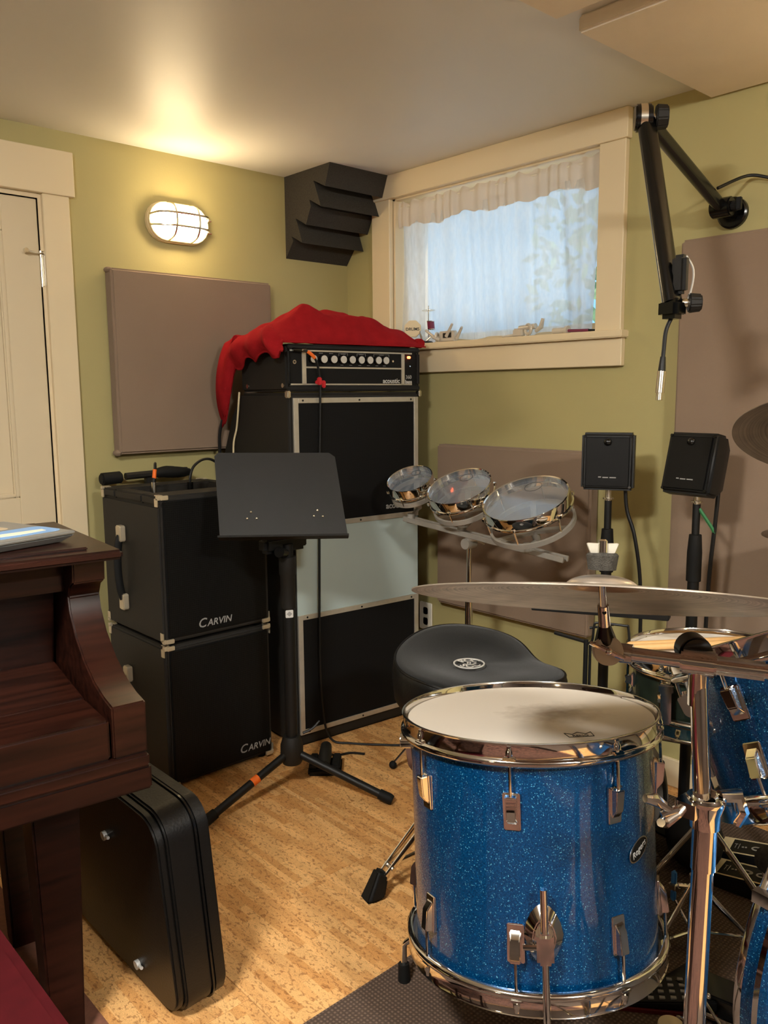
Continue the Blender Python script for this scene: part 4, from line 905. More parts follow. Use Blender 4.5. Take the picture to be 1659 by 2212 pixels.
# ================================================================== DRUMS
def drum_parts(t, Rh, Hh, shell, nl, shell_r=None, lug=True, head='head_white', badge=None, lug_l=.062, lug_w=.026, phase=0, top_only=False, lug_in=.075):
    """local z = axis, 0 = top rim, -Hh = bottom rim"""
    sr = shell_r or Rh - .017
    MB().lathe([(sr - .004, -.02), (sr, -.02), (sr, -Hh + .02), (sr - .004, -Hh + .02), (sr - .004, -.02)], 96).ob('shell', shell, t, ang=50)
    hoops = []
    for zt, sg in ((0, 1), (-Hh, -1)):
        z = lambda q_: zt + sg * q_
        hp = MB().lathe([(Rh - .006, z(-.001)), (Rh - .004, z(.0)), (Rh - .0005, z(-.0015)), (Rh - .003, z(-.005)), (Rh - .003, z(-.027)), (Rh + .002, z(-.030)), (Rh + .003, z(-.036)), (Rh - .001, z(-.041)), (Rh - .008, z(-.042)), (Rh - .008, z(-.006)), (Rh - .006, z(-.001))], 96).ob('hoop', 'chrome', t, ang=50)
        hoops.append(hp)
        MB().lathe([(0, z(-.013)), (Rh - .012, z(-.013)), (Rh - .010, z(-.020)), (Rh - .009, z(-.032))], 96).ob('drum_head', head if sg > 0 else 'head_white', t, ang=50)
    for i in range(nl):
        a = 2 * PI * i / nl + phase; d_ = Vector((math.cos(a), math.sin(a), 0)); s_ = Vector((-d_.y, d_.x, 0))
        for zt, sg in ((0, 1), (-Hh, -1)):
            if not lug: continue
            zc = zt - sg * lug_in
            m = Matrix(((d_.x, s_.x, 0, d_.x * sr), (d_.y, s_.y, 0, d_.y * sr), (0, 0, sg, zc), (0, 0, 0, 1)))
            lg = MB(m)
            wv, hv = lug_w / 2, lug_l
            lg.hexa([(0, -wv, -hv), (.004, -wv * .9, -hv), (.004, wv * .9, -hv), (0, wv, -hv), (0, -wv, 0), (.008, -wv, 0), (.008, wv, 0), (0, wv, 0)])
            lg.hexa([(.003, -wv * .62, -hv * .86), (.016, -wv * .55, -hv * .62), (.016, wv * .55, -hv * .62), (.003, wv * .62, -hv * .86), (.006, -wv * .75, -.002), (.020, -wv * .6, -.004), (.020, wv * .6, -.004), (.006, wv * .75, -.002)])
            lo = lg.ob('lug', 'chrome', t, bevel=.0016, seg=2)
            MB(m).cyl((.013, 0, -.004), (.013, 0, lug_in - .020), .003, n=8).lathe([(0, 0), (.0062, 0), (.0062, .007), (.004, .011), (.004, .016), (0, .016)], 10, (.013, 0, lug_in - .022)).ob('tension_rod', 'chrome', lo)
            MB(m).cbox((.012, 0, lug_in - .028), (.016, .022, .006)).ob('hoop_ear', 'chrome', lo, bevel=.002)
    return hoops

# floor tom
ax = Vector((.072, .114, .991)).normalized(); FT = Vector((1.239, .945, .648))
toc = (Vector((0, 0, 0)) - FT); toc.z = 0; toc.normalize()
ftm = fmat(FT, ax, toc)       # local x points to the camera
ft = thing('floor_tom', 'blue sparkle floor tom with chrome hoops and a worn white head', 'drum', rot=ftm)
FR, FH = .245, .456
drum_parts(ft, FR, FH, 'sparkle', 8, phase=R(-7), head='head_worn', lug_l=.064, lug_w=.030, lug_in=.086)
# badge
a = R(53); d_ = Vector((math.cos(a), math.sin(a), 0)); s_ = Vector((-d_.y, d_.x, 0))
bm_ = wall_m(d_ * (FR - .0165) + Vector((0, 0, -.210)), s_, (0, 0, 1))
bo = MB(bm_ @ Matrix.Rotation(R(24), 4, 'Z')).prism([(.030 * math.cos(2 * PI * i / 28), .017 * math.sin(2 * PI * i / 28)) for i in range(28)], .0016).ob('badge', 'chrome_soft', ft)
MB(bm_ @ Matrix.Rotation(R(24), 4, 'Z')).prism([(.0275 * math.cos(2 * PI * i / 28), .0148 * math.sin(2 * PI * i / 28)) for i in range(28)], .002).ob('badge_field', 'black', bo)
text('Rogers', .016, 'badge_script', 'white_print', bo, bm_ @ Matrix.Rotation(R(24), 4, 'Z') @ Matrix.Translation((0, 0, .0022)), ext=.0003, shear=.3)
# head maker's mark near the right front edge
hm = Matrix.Translation((.165 * math.cos(R(33)), .165 * math.sin(R(33)), -.0126)) @ Matrix.Rotation(R(105), 4, 'Z')
cw = MB(hm)
cr_pts = [(-.022, -.012), (.022, -.012), (.024, .014), (.012, .004), (0, .016), (-.012, .004), (-.024, .014)]
for p, q_ in zip(cr_pts, cr_pts[1:] + cr_pts[:1]): cw.tube([(*p, 0), (*q_, 0)], .0007, 4)
cw.ob('head_crown_mark', 'black_print', ft)
text('REMO', .011, 'head_lettering', 'black_print', ft, hm @ Matrix.Translation((0, -.005, 0)), ext=.0002)
# leg brackets and legs
for i, aa in enumerate((4.5, 124.5, 244.5)):
    a = R(aa); d_ = Vector((math.cos(a), math.sin(a), 0)); s_ = Vector((-d_.y, d_.x, 0))
    m = Matrix(((d_.x, s_.x, 0, d_.x * (FR - .017)), (d_.y, s_.y, 0, d_.y * (FR - .017)), (0, 0, 1, -FH + .135), (0, 0, 0, 1)))
    br = MB(m); ov = [(.034 * math.sin(2 * PI * k_ / 16) * (1 - .15 * abs(math.cos(2 * PI * k_ / 16))), .052 * math.cos(2 * PI * k_ / 16)) for k_ in range(16)]
    vs_ = [(0, y, z) for y, z in ov] + [(.016, y * .55, z * .6) for y, z in ov]
    br.add(vs_, [tuple(range(15, -1, -1)), tuple(range(16, 32))] + [(k_, (k_ + 1) % 16, 16 + (k_ + 1) % 16, 16 + k_) for k_ in range(16)])
    bo = br.ob('leg_bracket', 'chrome', ft, bevel=.002)
    MB(m).cbox((.022, 0, -.012), (.026, .028, .052)).ob('clamp_block', 'chrome', bo, bevel=.005)
    MB(m).cyl((.022, -.012, -.012), (.022, -.036, -.012), .005, n=10).ob('clamp_screw', 'chrome', bo)
    zb = -(ftm.translation.z) / 1.0
    base = -.196 + .010
    if i == 0: pts = [(.024, 0, .085), (.024, 0, -.29)]
    else:
        pts = [(.024, 0, .085), (.024, 0, -.170), (.030, .0, -.182), (.070, .012, -.215), (.076, .013, -.222), (.078, .013, -.292)]
    lg = MB(m).tube(pts, .0064, 12).ob('leg', 'chrome', ft)
    e_ = Vector(pts[-1]); MB(m).cyl(e_ + Vector((0, 0, .030)), e_ + Vector((0, 0, -.012)), .012, .014, 12).ob('rubber_foot', 'rubber', lg)
# muffler knob at left
a = R(-88); d_ = Vector((math.cos(a), math.sin(a), 0))
MB().cyl(d_ * (FR - .017) + Vector((0, 0, -.066)), d_ * (FR + .006) + Vector((0, 0, -.066)), .016, n=10).ob('muffler_knob', 'chrome', ft, bevel=.002)

# snare
sn = thing('snare_drum', 'dark marbled snare drum with chrome hoops and drumsticks on its head', 'drum', rot=fmat((1.800, .850, .668), (.02, .03, 1), (-.9, -.43, 0)))
drum_parts(sn, .192, .165, 'snare_shell', 8, head='head_white', lug_l=.030, lug_w=.016, phase=R(12), lug_in=.070)
MB().cbox((.18, -.09, -.085), (.02, .022, .09)).cbox((.19, -.09, -.05), (.012, .03, .02)).ob('strainer', 'chrome', sn, bevel=.003)
ss = thing('snare_stand', 'chrome tripod stand holding the dark snare drum', 'drum stand', (1.800, .850, 0))
MB().cyl((0, 0, .10), (0, 0, .44), .0125, n=14).ob('tube', 'chrome', ss)
for i in range(3):
    a = 2 * PI * i / 3 + 2.6; d_ = Vector((math.cos(a), math.sin(a), 0))
    am = MB().tube(smoothpath([(0, 0, .43), tuple(d_ * .10 + Vector((0, 0, .455))), tuple(d_ * .202 + Vector((0, 0, .485))), tuple(d_ * .206 + Vector((0, 0, .525)))]), .006, 10).ob('basket_arm', 'chrome', ss)
    MB().cyl(d_ * .204 + Vector((0, 0, .478)), d_ * .206 + Vector((0, 0, .528)), .010, n=10).ob('rubber_tip', 'rubber', am)
    lg = MB().tube([d_ * .012 + Vector((0, 0, .24)), d_ * .24 + Vector((0, 0, .012))], .006, 10, flat=(1.4, .6)).ob('leg', 'chrome', ss)
    MB().sphere(d_ * .242 + Vector((0, 0, .014)), .014, 10).ob('rubber_foot', 'rubber', lg)
for (p0, p1, lb_) in (((1.655, .985, .668), (1.96, .765, .668), 'nearer wooden drumstick lying on the snare head'), ((1.672, .995, .669), (1.98, .778, .669), 'farther wooden drumstick lying on the snare head')):
    p0 = Vector(p0); p1 = Vector(p1); d_ = (p1 - p0).normalized(); L = (p1 - p0).length
    t = thing('drumstick', lb_, 'drumstick', p0, group='drumsticks on the snare')
    MB().lathe([(0, 0), (.0055, .002), (.0075, .008), (.0078, L * .7), (.0045, L * .94), (.0035, L * .965), (0, L * .97)], 14, (0, 0, 0), d_).ob('shaft', 'stick_wood', t)
    MB().sphere(d_ * (L * .975), .006, 10).ob('tip', 'stick_wood', t)

# rack tom
cr_ = rt2; cu_ = up2; cf_ = fw
ta = (cr_ * -.25 + cu_ * .968) * math.cos(R(15.4)) + cf_ * math.sin(R(15.4))
RT0 = Vector((1.350, .532, .866))
rtm = fmat(RT0, ta, (-RT0.x, -RT0.y, 0))
rk = thing('rack_tom', 'tilted blue sparkle rack tom above the bass drum at the right edge', 'drum', rot=rtm)
drum_parts(rk, .182, .260, 'sparkle', 6, head='head_white', lug_l=.052, lug_w=.032, phase=R(-26), lug_in=.062)
a = R(-95); d_ = Vector((math.cos(a), math.sin(a), 0))
MB().cyl(d_ * .16 + Vector((0, 0, -.075)), d_ * .182 + Vector((0, 0, -.075)), .018, n=10).ob('muffler_knob', 'chrome', rk, bevel=.002)
mnt = MB(rtm.inverted()); mnt.tube([Vector((1.47, .44, .72)), Vector((1.50, .35, .70)), Vector((1.50, .33, .55))], .011, 12); mnt.ob('mount_arm', 'chrome', rk)

# bass drum
BDm = Matrix.Translation((1.474, .460, .312)) @ Matrix.Rotation(R(-8), 4, 'Z')   # local y- = away from the throne (axis)
bd = thing('bass_drum', 'blue sparkle bass drum with chrome-edged hoop at the lower right corner', 'drum', rot=BDm)
MB().lathe([(.262, .03), (.268, .03), (.268, .38), (.262, .38)], 96, (0, 0, 0), (0, -1, 0)).ob('shell', 'sparkle', bd)
for z0 in (0, .372):
    hp = MB().lathe([(.268, z0 + .006), (.2855, z0 + .006), (.2855, z0 + .034), (.268, z0 + .034), (.268, z0 + .006)], 96, (0, 0, 0), (0, -1, 0)).ob('hoop', 'sparkle', bd, ang=50)
    MB().lathe([(.266, z0), (.290, z0), (.2915, z0 + .006), (.290, z0 + .012), (.2856, z0 + .012)], 96, (0, 0, 0), (0, -1, 0)).lathe([(.2856, z0 + .031), (.290, z0 + .031), (.290, z0 + .040), (.266, z0 + .040)], 96, (0, 0, 0), (0, -1, 0)).ob('hoop_edge', 'chrome', hp, ang=50)
    MB().lathe([(0, z0 + .012), (.268, z0 + .012), (.268, z0 + .014), (0, z0 + .014)], 64, (0, 0, 0), (0, -1, 0)).ob('drum_head', 'head_white', bd)
for i in range(8):
    a = 2 * PI * i / 8 + .2; d_ = Vector((math.cos(a), 0, math.sin(a)))
    lg = MB().cyl(d_ * .272 + Vector((0, -.09, 0)), d_ * .272 + Vector((0, -.15, 0)), .012, n=10).ob('lug', 'chrome', bd)
    MB().cyl(d_ * .296 + Vector((0, -.005, 0)), d_ * .286 + Vector((0, -.12, 0)), .0035, n=8).cbox(d_ * .290 + Vector((0, -.02, 0)), (.02, .044, .02)).ob('claw_rod', 'chrome', lg)
for s_ in (-1, 1): MB().tube([(s_ * .24, -.30, -.10), (s_ * .36, -.36, -.308)], .007, 10).ob('spur', 'chrome', bd)

# bass drum pedal
bp_ = thing('bass_drum_pedal', 'chrome bass drum pedal clamped to the blue bass drum hoop', 'pedal', (1.52, .60, .006), R(-8))
MB().box(-.05, -.12, 0, .05, .18, .008).ob('base_plate', 'black_gloss', bp_, bevel=.002)
MB().hexa([(-.038, .18, .014), (.038, .18, .014), (.034, -.06, .070), (-.034, -.06, .070), (-.038, .18, .022), (.038, .18, .022), (.034, -.06, .078), (-.034, -.06, .078)]).ob('footboard', 'black_gloss', bp_, bevel=.002)
for s_ in (-1, 1): MB().cyl((s_ * .05, -.06, .006), (s_ * .05, -.06, .20), .008, n=12).ob('post', 'chrome', bp_)
MB().cyl((-.065, -.06, .19), (.065, -.06, .19), .007, n=12).ob('axle', 'chrome', bp_)
MB().tube([(0, -.06, .19), (0, -.01, .30), (0, .0, .36)], .004, 8).ob('beater_shaft', 'chrome', bp_)
MB().sphere((0, -.012, .365), .026, 14).ob('beater', 'felt', bp_)
MB().tube([(-.075, .13, .012), (-.05, -.02, .035), (-.055, -.10, .05)], .005, 8).tube([(-.10, .10, .010), (-.09, -.05, .03)], .004, 8).ob('linkage', 'chrome', bp_)
MB().cbox((-.055, .10, .03), (.018, .018, .014)).sphere((-.078, .135, .014), .009, 10).ob('wing_screw', 'chrome', bp_)
MB().tube(smoothpath([(-.13, .05, .06), (-.10, .06, .09), (-.085, .04, .06), (-.08, .0, .02)]), .003, 6).ob('spring', 'chrome_soft', bp_)

# hi-hat style pedal with ridged footboard
hp_ = thing('ridged_foot_pedal', 'black ridged foot pedal with a red edge on the brown mat', 'pedal', (1.468, .765, .006), R(-52))
MB().hexa([(-.10, -.04, .004), (.10, -.04, .012), (.10, .04, .012), (-.10, .04, .004), (-.10, -.04, .012), (.10, -.04, .036), (.10, .04, .036), (-.10, .04, .012)]).ob('footboard', 'black', hp_, bevel=.003)
MB().hexa([(-.10, -.046, 0), (.10, -.046, 0), (.10, -.040, 0), (-.10, -.040, 0), (-.10, -.046, .006), (.10, -.046, .010), (.10, -.040, .010), (-.10, -.040, .006)]).ob('red_edge', 'dark_red', hp_)
for i in range(7):
    for k_ in range(4):
        xx = -.07 + i * .022; zt = .012 + (xx + .10) / .2 * .024
        MB().cbox((xx, -.028 + k_ * .018, zt + .001), (.011, .007, .004)).ob('tread', 'grey_print', hp_)
MB().sphere((.085, -.03, .04), .007, 10).ob('bolt', 'chrome', hp_)

cm = thing('cream_pad', 'cream rounded pad on the brown mat below the ridged pedal', 'pad', (1.385, .700, .006), R(20))
MB().lathe([(0, 0), (.026, 0), (.028, .008), (.024, .030), (0, .034)], 24).ob('pad', 'cream', cm)
MB().box(-.05, -.012, 0, -.02, .012, .012).ob('tab', 'chrome_soft', cm, bevel=.003)

# double pedal boards by the wall
for (p, rz, lb_) in (((2.115, .800, .006), R(-78), 'black footboard with pale outline and ring marks, nearer the wall'), ((1.985, .770, .006), R(-84), 'black footboard with pale outline and ring marks, nearer the mat edge')):
    t = thing('pedal_board', lb_, 'pedal', p, rz, group='black outlined footboards')
    MB().hexa([(-.14, -.046, 0), (.14, -.046, 0), (.14, .046, 0), (-.14, .046, 0), (-.14, -.044, .030), (.14, -.044, .066), (.14, .044, .066), (-.14, .044, .030)]).ob('board', 'black', t, bevel=.003)
    sl = Matrix.Translation((0, 0, .0487)) @ Matrix.Rotation(-math.atan2(.036, .28), 4, 'Y')
    o = MB(sl).box(-.138, .036, 0, .138, .041, .001).box(-.138, -.041, 0, .138, -.036, .001).box(-.138, -.036, 0, -.112, .036, .001).ob('pale_outline', 'cream', t)
    for i in range(5):
        xx = -.050 + i * .036
        MB(sl).add([(xx + .014 * math.cos(w_) * (1.15 if math.cos(w_) > 0 else .9), .012 * math.sin(w_), .0012) for w_ in [2 * PI * k_ / 18 for k_ in range(18)]] + [(xx + .008 * math.cos(w_), .0055 * math.sin(w_), .0012) for w_ in [2 * PI * k_ / 18 for k_ in range(18)]],
                   [(k_, (k_ + 1) % 18, 18 + (k_ + 1) % 18, 18 + k_) for k_ in range(18)]).ob('ring_mark', 'grey_print', t)
    mk2 = MB(sl); mk2.box(-.106, .010, 0, -.098, .0115, .0012).box(-.102, -.012, 0, -.1008, .010, .0012).box(-.094, -.014, 0, -.0928, .014, .0012).box(-.086, -.004, 0, -.081, .001, .0012).box(-.078, -.003, 0, -.074, .002, .0012)
    mk2.ob('small_marks', 'grey_print', t)
    MB().box(-.15, -.048, 0, -.141, .048, .022).ob('red_heel', 'dark_red', t, bevel=.002)

# hi-hat clutch wing with blue grips, on a rod frame
bw = thing('tripod_base', 'chrome folding tripod base with blue wing bolt behind the cymbal stand', 'stand base', (1.66, .80, .006))
MB().cyl((0, 0, .0), (0, 0, .18), .011, n=14).ob('tube', 'chrome', bw)
for i in range(3):
    a = 2 * PI * i / 3 + .9; d_ = Vector((math.cos(a), math.sin(a), 0))
    lg = MB().tube([d_ * .01 + Vector((0, 0, .16)), d_ * .17 + Vector((0, 0, .01))], .0055, 8, flat=(1.4, .6)).tube([d_ * .01 + Vector((0, 0, .045)), d_ * .11 + Vector((0, 0, .062))], .004, 8).ob('leg', 'chrome', bw)
    MB().sphere(d_ * .172 + Vector((0, 0, .012)), .011, 10).ob('foot', 'rubber', lg)
MB().tube([(-.01, .0, .155), (-.035, .02, .16)], .006, 8).ob('bolt', 'chrome', bw)
MB().cbox((-.042, .026, .18), (.012, .012, .032)).cbox((-.042, .026, .138), (.012, .012, .026)).ob('blue_wing', 'blue_plastic', bw, bevel=.004)
MB().cbox((-.042, .026, .160), (.018, .018, .016)).ob('wing_hub', 'chrome_soft', bw, bevel=.003)

# soft bag and round grey bag behind
bg_ = thing('black_soft_bag', 'black padded bag lying on the floor behind the drums', 'bag', (2.03, .985, 0), R(30))
MB().sphere((0, 0, .06), .1, 24, (1.5, .75, .6)).ob('body', 'black_matte', bg_)
MB().tube(smoothpath([(-.06, 0, .118), (-.03, 0, .15), (.03, 0, .15), (.06, 0, .118)]), .006, 8).ob('strap', 'black', bg_)
gb = thing('round_drum_bag', 'grey round drum bag standing behind the snare drum', 'bag', (1.99, 1.08, .165), rot=fmat((1.93, 1.20, .166), (-.85, -.5, .12), (0, 0, 1)))
MB().lathe([(0, 0), (.150, 0), (.165, .012), (.165, .10), (.150, .112), (0, .112)], 48, (0, 0, -.06)).ob('body', 'grey_bag', gb)
MB().torus((0, 0, .052), .158, .005, n=48, k=8).torus((0, 0, -.06), .158, .005, n=48, k=8).ob('piping', 'black', gb)

# ================================================================== CYMBAL STAND + RIDE
cs = thing('cymbal_stand', 'chrome boom cymbal stand in the right foreground', 'cymbal stand', (1.085, .512, 0))
def cl_(p): return Vector(p) - Vector((1.085, .512, 0))
Tj = Vector((.003, .020, .845))
MB().cyl((-.078, -.034, .02), (-.0105, -.006, .640), .0152, n=24).ob('lower_tube', 'chrome', cs)
MB().cyl((-.0145, -.008, .60), Tj, .0125, n=24).ob('upper_tube', 'chrome', cs)
MB().cyl((-.0170, -.009, .578), (-.0105, -.006, .640), .0172, n=24).ob('tube_collar', 'chrome', cs, bevel=.002)
MB().lathe([(.012, -.004), (.0205, 0), (.0215, .020), (.0265, .034), (.0275, .042), (.0255, .046), (.0200, .044), (.0128, .040)], 28, (-.0105, -.006, .640), (.06, .045, 1)).ob('height_clamp', 'chrome', cs, ang=50)
MB(Matrix.Translation((-.010, -.014, 0))).tube([(-.012, .016, .672), (-.035, .036, .668), (-.05, .048, .66)], .0055, 10).cbox((-.02, .022, .672), (.03, .03, .022)).ob('clamp_bolt', 'chrome', cs)
MB(Matrix.Translation((-.010, -.014, 0))).tube([(-.03, .032, .662), (-.048, .044, .650), (-.066, .040, .658)], [.006, .009, .006], 10).tube([(-.04, .040, .668), (-.058, .055, .684), (-.072, .062, .688)], [.005, .009, .006], 10).ob('wing_nut', 'chrome', cs)
MB(Matrix.Translation((-.010, -.014, 0))).tube([(.014, -.004, .685), (.036, -.018, .684), (.044, -.024, .660), (.036, -.020, .640)], [.009, .012, .011, .007], 10).ob('clamp_ear', 'chrome', cs)
# boom runs across: left end near the ride tilter
BL_, BR_ = cl_((1.045, .628, .873)), cl_((1.140, .405, .870))
bdv = (BR_ - BL_).normalized()
Tc = cl_((1.088, .533, .871))
MB().cyl(BL_, BR_, .0105, n=20).ob('boom_arm', 'chrome', cs)
MB().cyl(Tc - bdv * .024, Tc + bdv * .024, .0185, n=24).ob('boom_sleeve', 'chrome', cs, bevel=.003)
MB().cyl(Tc + bdv * .024, Tc + bdv * .085, .0135, n=6).ob('boom_hex', 'chrome_soft', cs)
fw_h = Vector((.72, .69, 0))
MB().cyl(Tc + fw_h * .012 + Vector((0, 0, .010)), Tc + fw_h * .045 + Vector((0, 0, .010)), .0235, n=24).ob('tilter', 'black_gloss', cs, bevel=.003)
MB().cyl(Tj - Vector((0, 0, .035)), Tc - Vector((0, 0, .010)), .0140, n=20).ob('tilter_stem', 'chrome', cs)
MB().cyl(BL_ - bdv * .004, BL_ + bdv * .014, .0145, n=18).ob('boom_collar', 'chrome_soft', cs)
Dc = cl_((1.021, .638, .880)); vdir = Vector((-.76, -.62, .2)).normalized()
MB().cyl(Dc + vdir * .006, Dc - vdir * .014, .0215, n=32).ob('tilter_disc', 'disc_metal', cs, bevel=.002)
MB().cyl(Dc - vdir * .014, Dc - vdir * .024, .020, n=24).tube([Dc - vdir * .012, BL_], .010, 10).ob('tilter_body', 'chrome', cs)
s2 = (bdv + Vector((0, 0, -.35))).normalized()
MB().tube([Dc + vdir * .010 - s2 * .028, Dc + vdir * .014, Dc + vdir * .010 + s2 * .024], [.003, .005, .003], 8).sphere(Dc + vdir * .014, .006, 12).ob('tilter_wing', 'chrome', cs)
Rb = Dc - vdir * .016; Rt = cl_((.992, .634, .991))
rdv = (Rt - Rb).normalized()
MB().cyl(Rb, Rb + rdv * .044, .0200, .0088, 18).ob('tilter_cone', 'black_gloss', cs)
MB().cyl(Rb + rdv * .040, Rb + rdv * .078, .0088, .0080, 16).ob('rod_sleeve', 'chrome', cs)
MB().cyl(Rb + rdv * .066 + vdir * .006, Rb + rdv * .066 + vdir * .010, .0032, n=8).ob('sleeve_screw', 'black', cs)
for i in range(3):
    a = 2 * PI * i / 3 + 1.15; d_ = Vector((math.cos(a), math.sin(a), 0))
    lg = MB().tube([Vector((-.060, -.020, .34)) + d_ * .018, d_ * .27 + Vector((-.075, -.030, .022))], .008, 10, flat=(1.3, .6)).ob('leg', 'chrome', cs)
    MB().sphere(d_ * .275 + Vector((-.075, -.030, .022)), .016, 10).ob('rubber_foot', 'rubber', lg)

def cymbal(C, n_, r, mat, label, bell=.05, bow=.018, bh=.018):
    t = thing('cymbal', label, 'cymbal', rot=fmat(C, n_, (1, 0, 0)), group='bronze cymbals')
    prof = [(.006, bow + bh)]
    for i in range(1, 9): a = PI / 2 * i / 8; prof.append((.006 + (bell - .006) * math.sin(a), bow + bh * math.cos(a)))
    for i in range(1, 15): u = i / 14; prof.append((bell + (r - bell) * u, bow * (1 - u ** 1.35)))
    back = [(x_, z_ - .0016) for x_, z_ in reversed(prof)]
    MB().lathe(prof + back + [prof[0]], 128).ob('bronze_plate', mat, t, ang=50)
    return t
RIM = Vector((.972, .620, .9650))
v0 = (camdir - RIM).normalized()
hz = Vector((v0.x, v0.y, 0)).normalized()
nride = (Vector((0, 0, 1)) * math.cos(R(17.8)) - hz * math.sin(R(17.8)))
nride = (nride - rt2 * .004).normalized()
cymbal(RIM, nride, .262, 'cymbal', 'large ride cymbal tilted on the stand in the foreground, topped by felt and wing nut')
top = RIM + nride * .038 + Vector((0, 0, .006))
tp = thing('cymbal_topper', 'grey felt and chrome wing nut on top of the foreground ride cymbal', 'cymbal felt', rot=fmat(top, (nride + Vector((0, 0, 1.5))).normalized(), rt2))
lab(MB().lathe([(.006, 0), (.019, 0), (.0205, .010), (.022, .020), (.0195, .023), (.006, .023)], 28).ob('felt', 'felt', tp), 'stacked grey felt washer')
MB().lathe([(0, .022), (.0068, .022), (.0068, .040), (.0045, .042), (0, .042)], 16).ob('nut_barrel', 'chrome', tp)
for s_ in (-1, 1):
    MB().prism([(s_ * .006, .022), (s_ * .0165, .021), (s_ * .0225, .036), (s_ * .020, .037), (s_ * .006, .0365)][::s_], .003, (0, .0015, 0), (0, -1, 0), (1, 0, 0)).ob('nut_wing', 'alu', tp, bevel=.0008, seg=1)
MB().cyl(Rb + rdv * .07, cl_(RIM + nride * .030), .0052, n=12).ob('cymbal_rod', 'chrome', cs)

# crash at right edge, and a hi-hat edge
cc = Vector((1.629, .548, 1.163)); v1 = (camdir - cc).normalized()
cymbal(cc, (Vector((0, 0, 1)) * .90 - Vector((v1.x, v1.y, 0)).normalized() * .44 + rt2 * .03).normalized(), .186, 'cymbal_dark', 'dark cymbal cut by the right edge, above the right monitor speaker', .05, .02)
cst = thing('crash_stand', 'chrome stand of the cymbal beyond the right edge', 'cymbal stand', (1.86, .52, 0))
MB().cyl((0, 0, .02), (-.242, .04, 1.19), .0105, n=16).ob('tube', 'chrome', cst)
for i in range(3):
    a = 2 * PI * i / 3 + .3; d_ = Vector((math.cos(a), math.sin(a), 0)); MB().tube([Vector((0, 0, .30)), d_ * .2 + Vector((0, 0, .012))], .007, 8).ob('leg', 'chrome', cst)
hc = Vector((2.08, .705, .912))
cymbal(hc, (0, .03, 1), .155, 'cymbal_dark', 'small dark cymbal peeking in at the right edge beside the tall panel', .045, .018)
hst = thing('small_cymbal_stand', 'thin stand under the small cymbal at the right edge', 'cymbal stand', (2.08, .705, 0))
MB().cyl((0, 0, .02), (0, 0, .95), .0095, n=16).ob('tube', 'chrome', hst)
MB().lathe([(0, 0), (.05, 0), (.05, .01), (.02, .03), (0, .03)], 24).ob('base', 'black_matte', hst)

# black wire stand behind the throne
wsn = thing('wire_stand', 'thin black wire stand with a flat tray behind the drum stool', 'stand', (1.660, 1.098, 0))
def wl(p): return Vector(p) - Vector((1.660, 1.098, 0))
a_, b_ = wl((1.653, 1.256, .706)), wl((1.772, .946, .716))
dd = (b_ - a_).normalized(); nn = Vector((dd.y, -dd.x, 0)) * -1
MB().hexa([a_ - nn * .003, b_ - nn * .003, b_ + nn * .03, a_ + nn * .03, a_ - nn * .003 + Vector((0, 0, .007)), b_ - nn * .003 + Vector((0, 0, .016)), b_ + nn * .03 + Vector((0, 0, .016)), a_ + nn * .03 + Vector((0, 0, .007))]).ob('tray', 'black_matte', wsn, bevel=.002, seg=1)
MB().tube([wl((1.660, 1.098, .02)), wl((1.664, 1.100, .660))], .0055, 10).ob('post', 'black', wsn)
MB().tube([wl((1.670, 1.092, .02)), wl((1.670, 1.092, .655))], .0035, 8).ob('thin_post', 'black', wsn)
MB().tube([wl((1.664, 1.100, .655)), wl((1.651, 1.182, .663))], .0045, 8).ob('side_arm', 'black', wsn)
MB().tube(smoothpath([wl((1.664, 1.098, .650)), wl((1.666, 1.084, .662)), wl((1.667, 1.080, .700)), wl((1.672, 1.070, .706)), wl((1.694, 1.016, .706)), wl((1.699, 1.008, .700)), wl((1.700, 1.003, .640))], 5), .003, 8).ob('wire_hoop', 'black', wsn)
MB().tube([wl((1.668, 1.094, .69)), wl((1.70, 1.05, .70)), wl((1.70, 1.09, .706))], .003, 6).ob('wire_link', 'black', wsn)
for i in range(3):
    a = 2 * PI * i / 3; MB().tube([Vector((0, 0, .12)), Vector((.09 * math.cos(a), .09 * math.sin(a), .008))], .0055, 8).ob('leg', 'black', wsn)

# ================================================================== DRUM STOOL
th = thing('drum_stool', 'black saddle-shaped drum stool with a white ring logo', 'stool', (1.585, 1.375, 0))
ZT = .560
Sdir = Vector((-.675, -.738, 0))        # towards the viewer
Rdir = Vector((.738, -.675, 0))         # to the right in view
def seat_r(a):       # outline: a from viewer direction, towards the right; notch between the back and the right lobe
    return .218 * (1 + .05 * math.exp(-((a - 1.25) / .40) ** 2) - .12 * math.exp(-((a - 2.05) / .38) ** 2) + .03 * math.exp(-((a - 3.4) / .8) ** 2))
def seat_z(r_, a):
    z = -.010 * (1 - r_ ** 2) + .010 * math.exp(-((r_ - .75) / .22) ** 2)
    z += .040 * r_ ** 2 * math.exp(-((a - 3.5) / .95) ** 2)
    z -= .030 * r_ ** 2 * math.exp(-((a - 1.9) / .45) ** 2) + .014 * r_ ** 2 * math.exp(-((a - 1.2) / .5) ** 2)
    z -= .022 * r_ ** 2 * (math.exp(-(a / .45) ** 2) + math.exp(-((a - 2 * PI) / .45) ** 2))
    return z
def spt(r_, a, z):
    R_ = seat_r(a) * r_; d_ = Sdir * math.cos(a) + Rdir * math.sin(a); return Vector((d_.x * R_, d_.y * R_, z))
NA = 96; s = MB(); rows = [.001, .15, .3, .45, .6, .72, .82, .9, .955, .985]
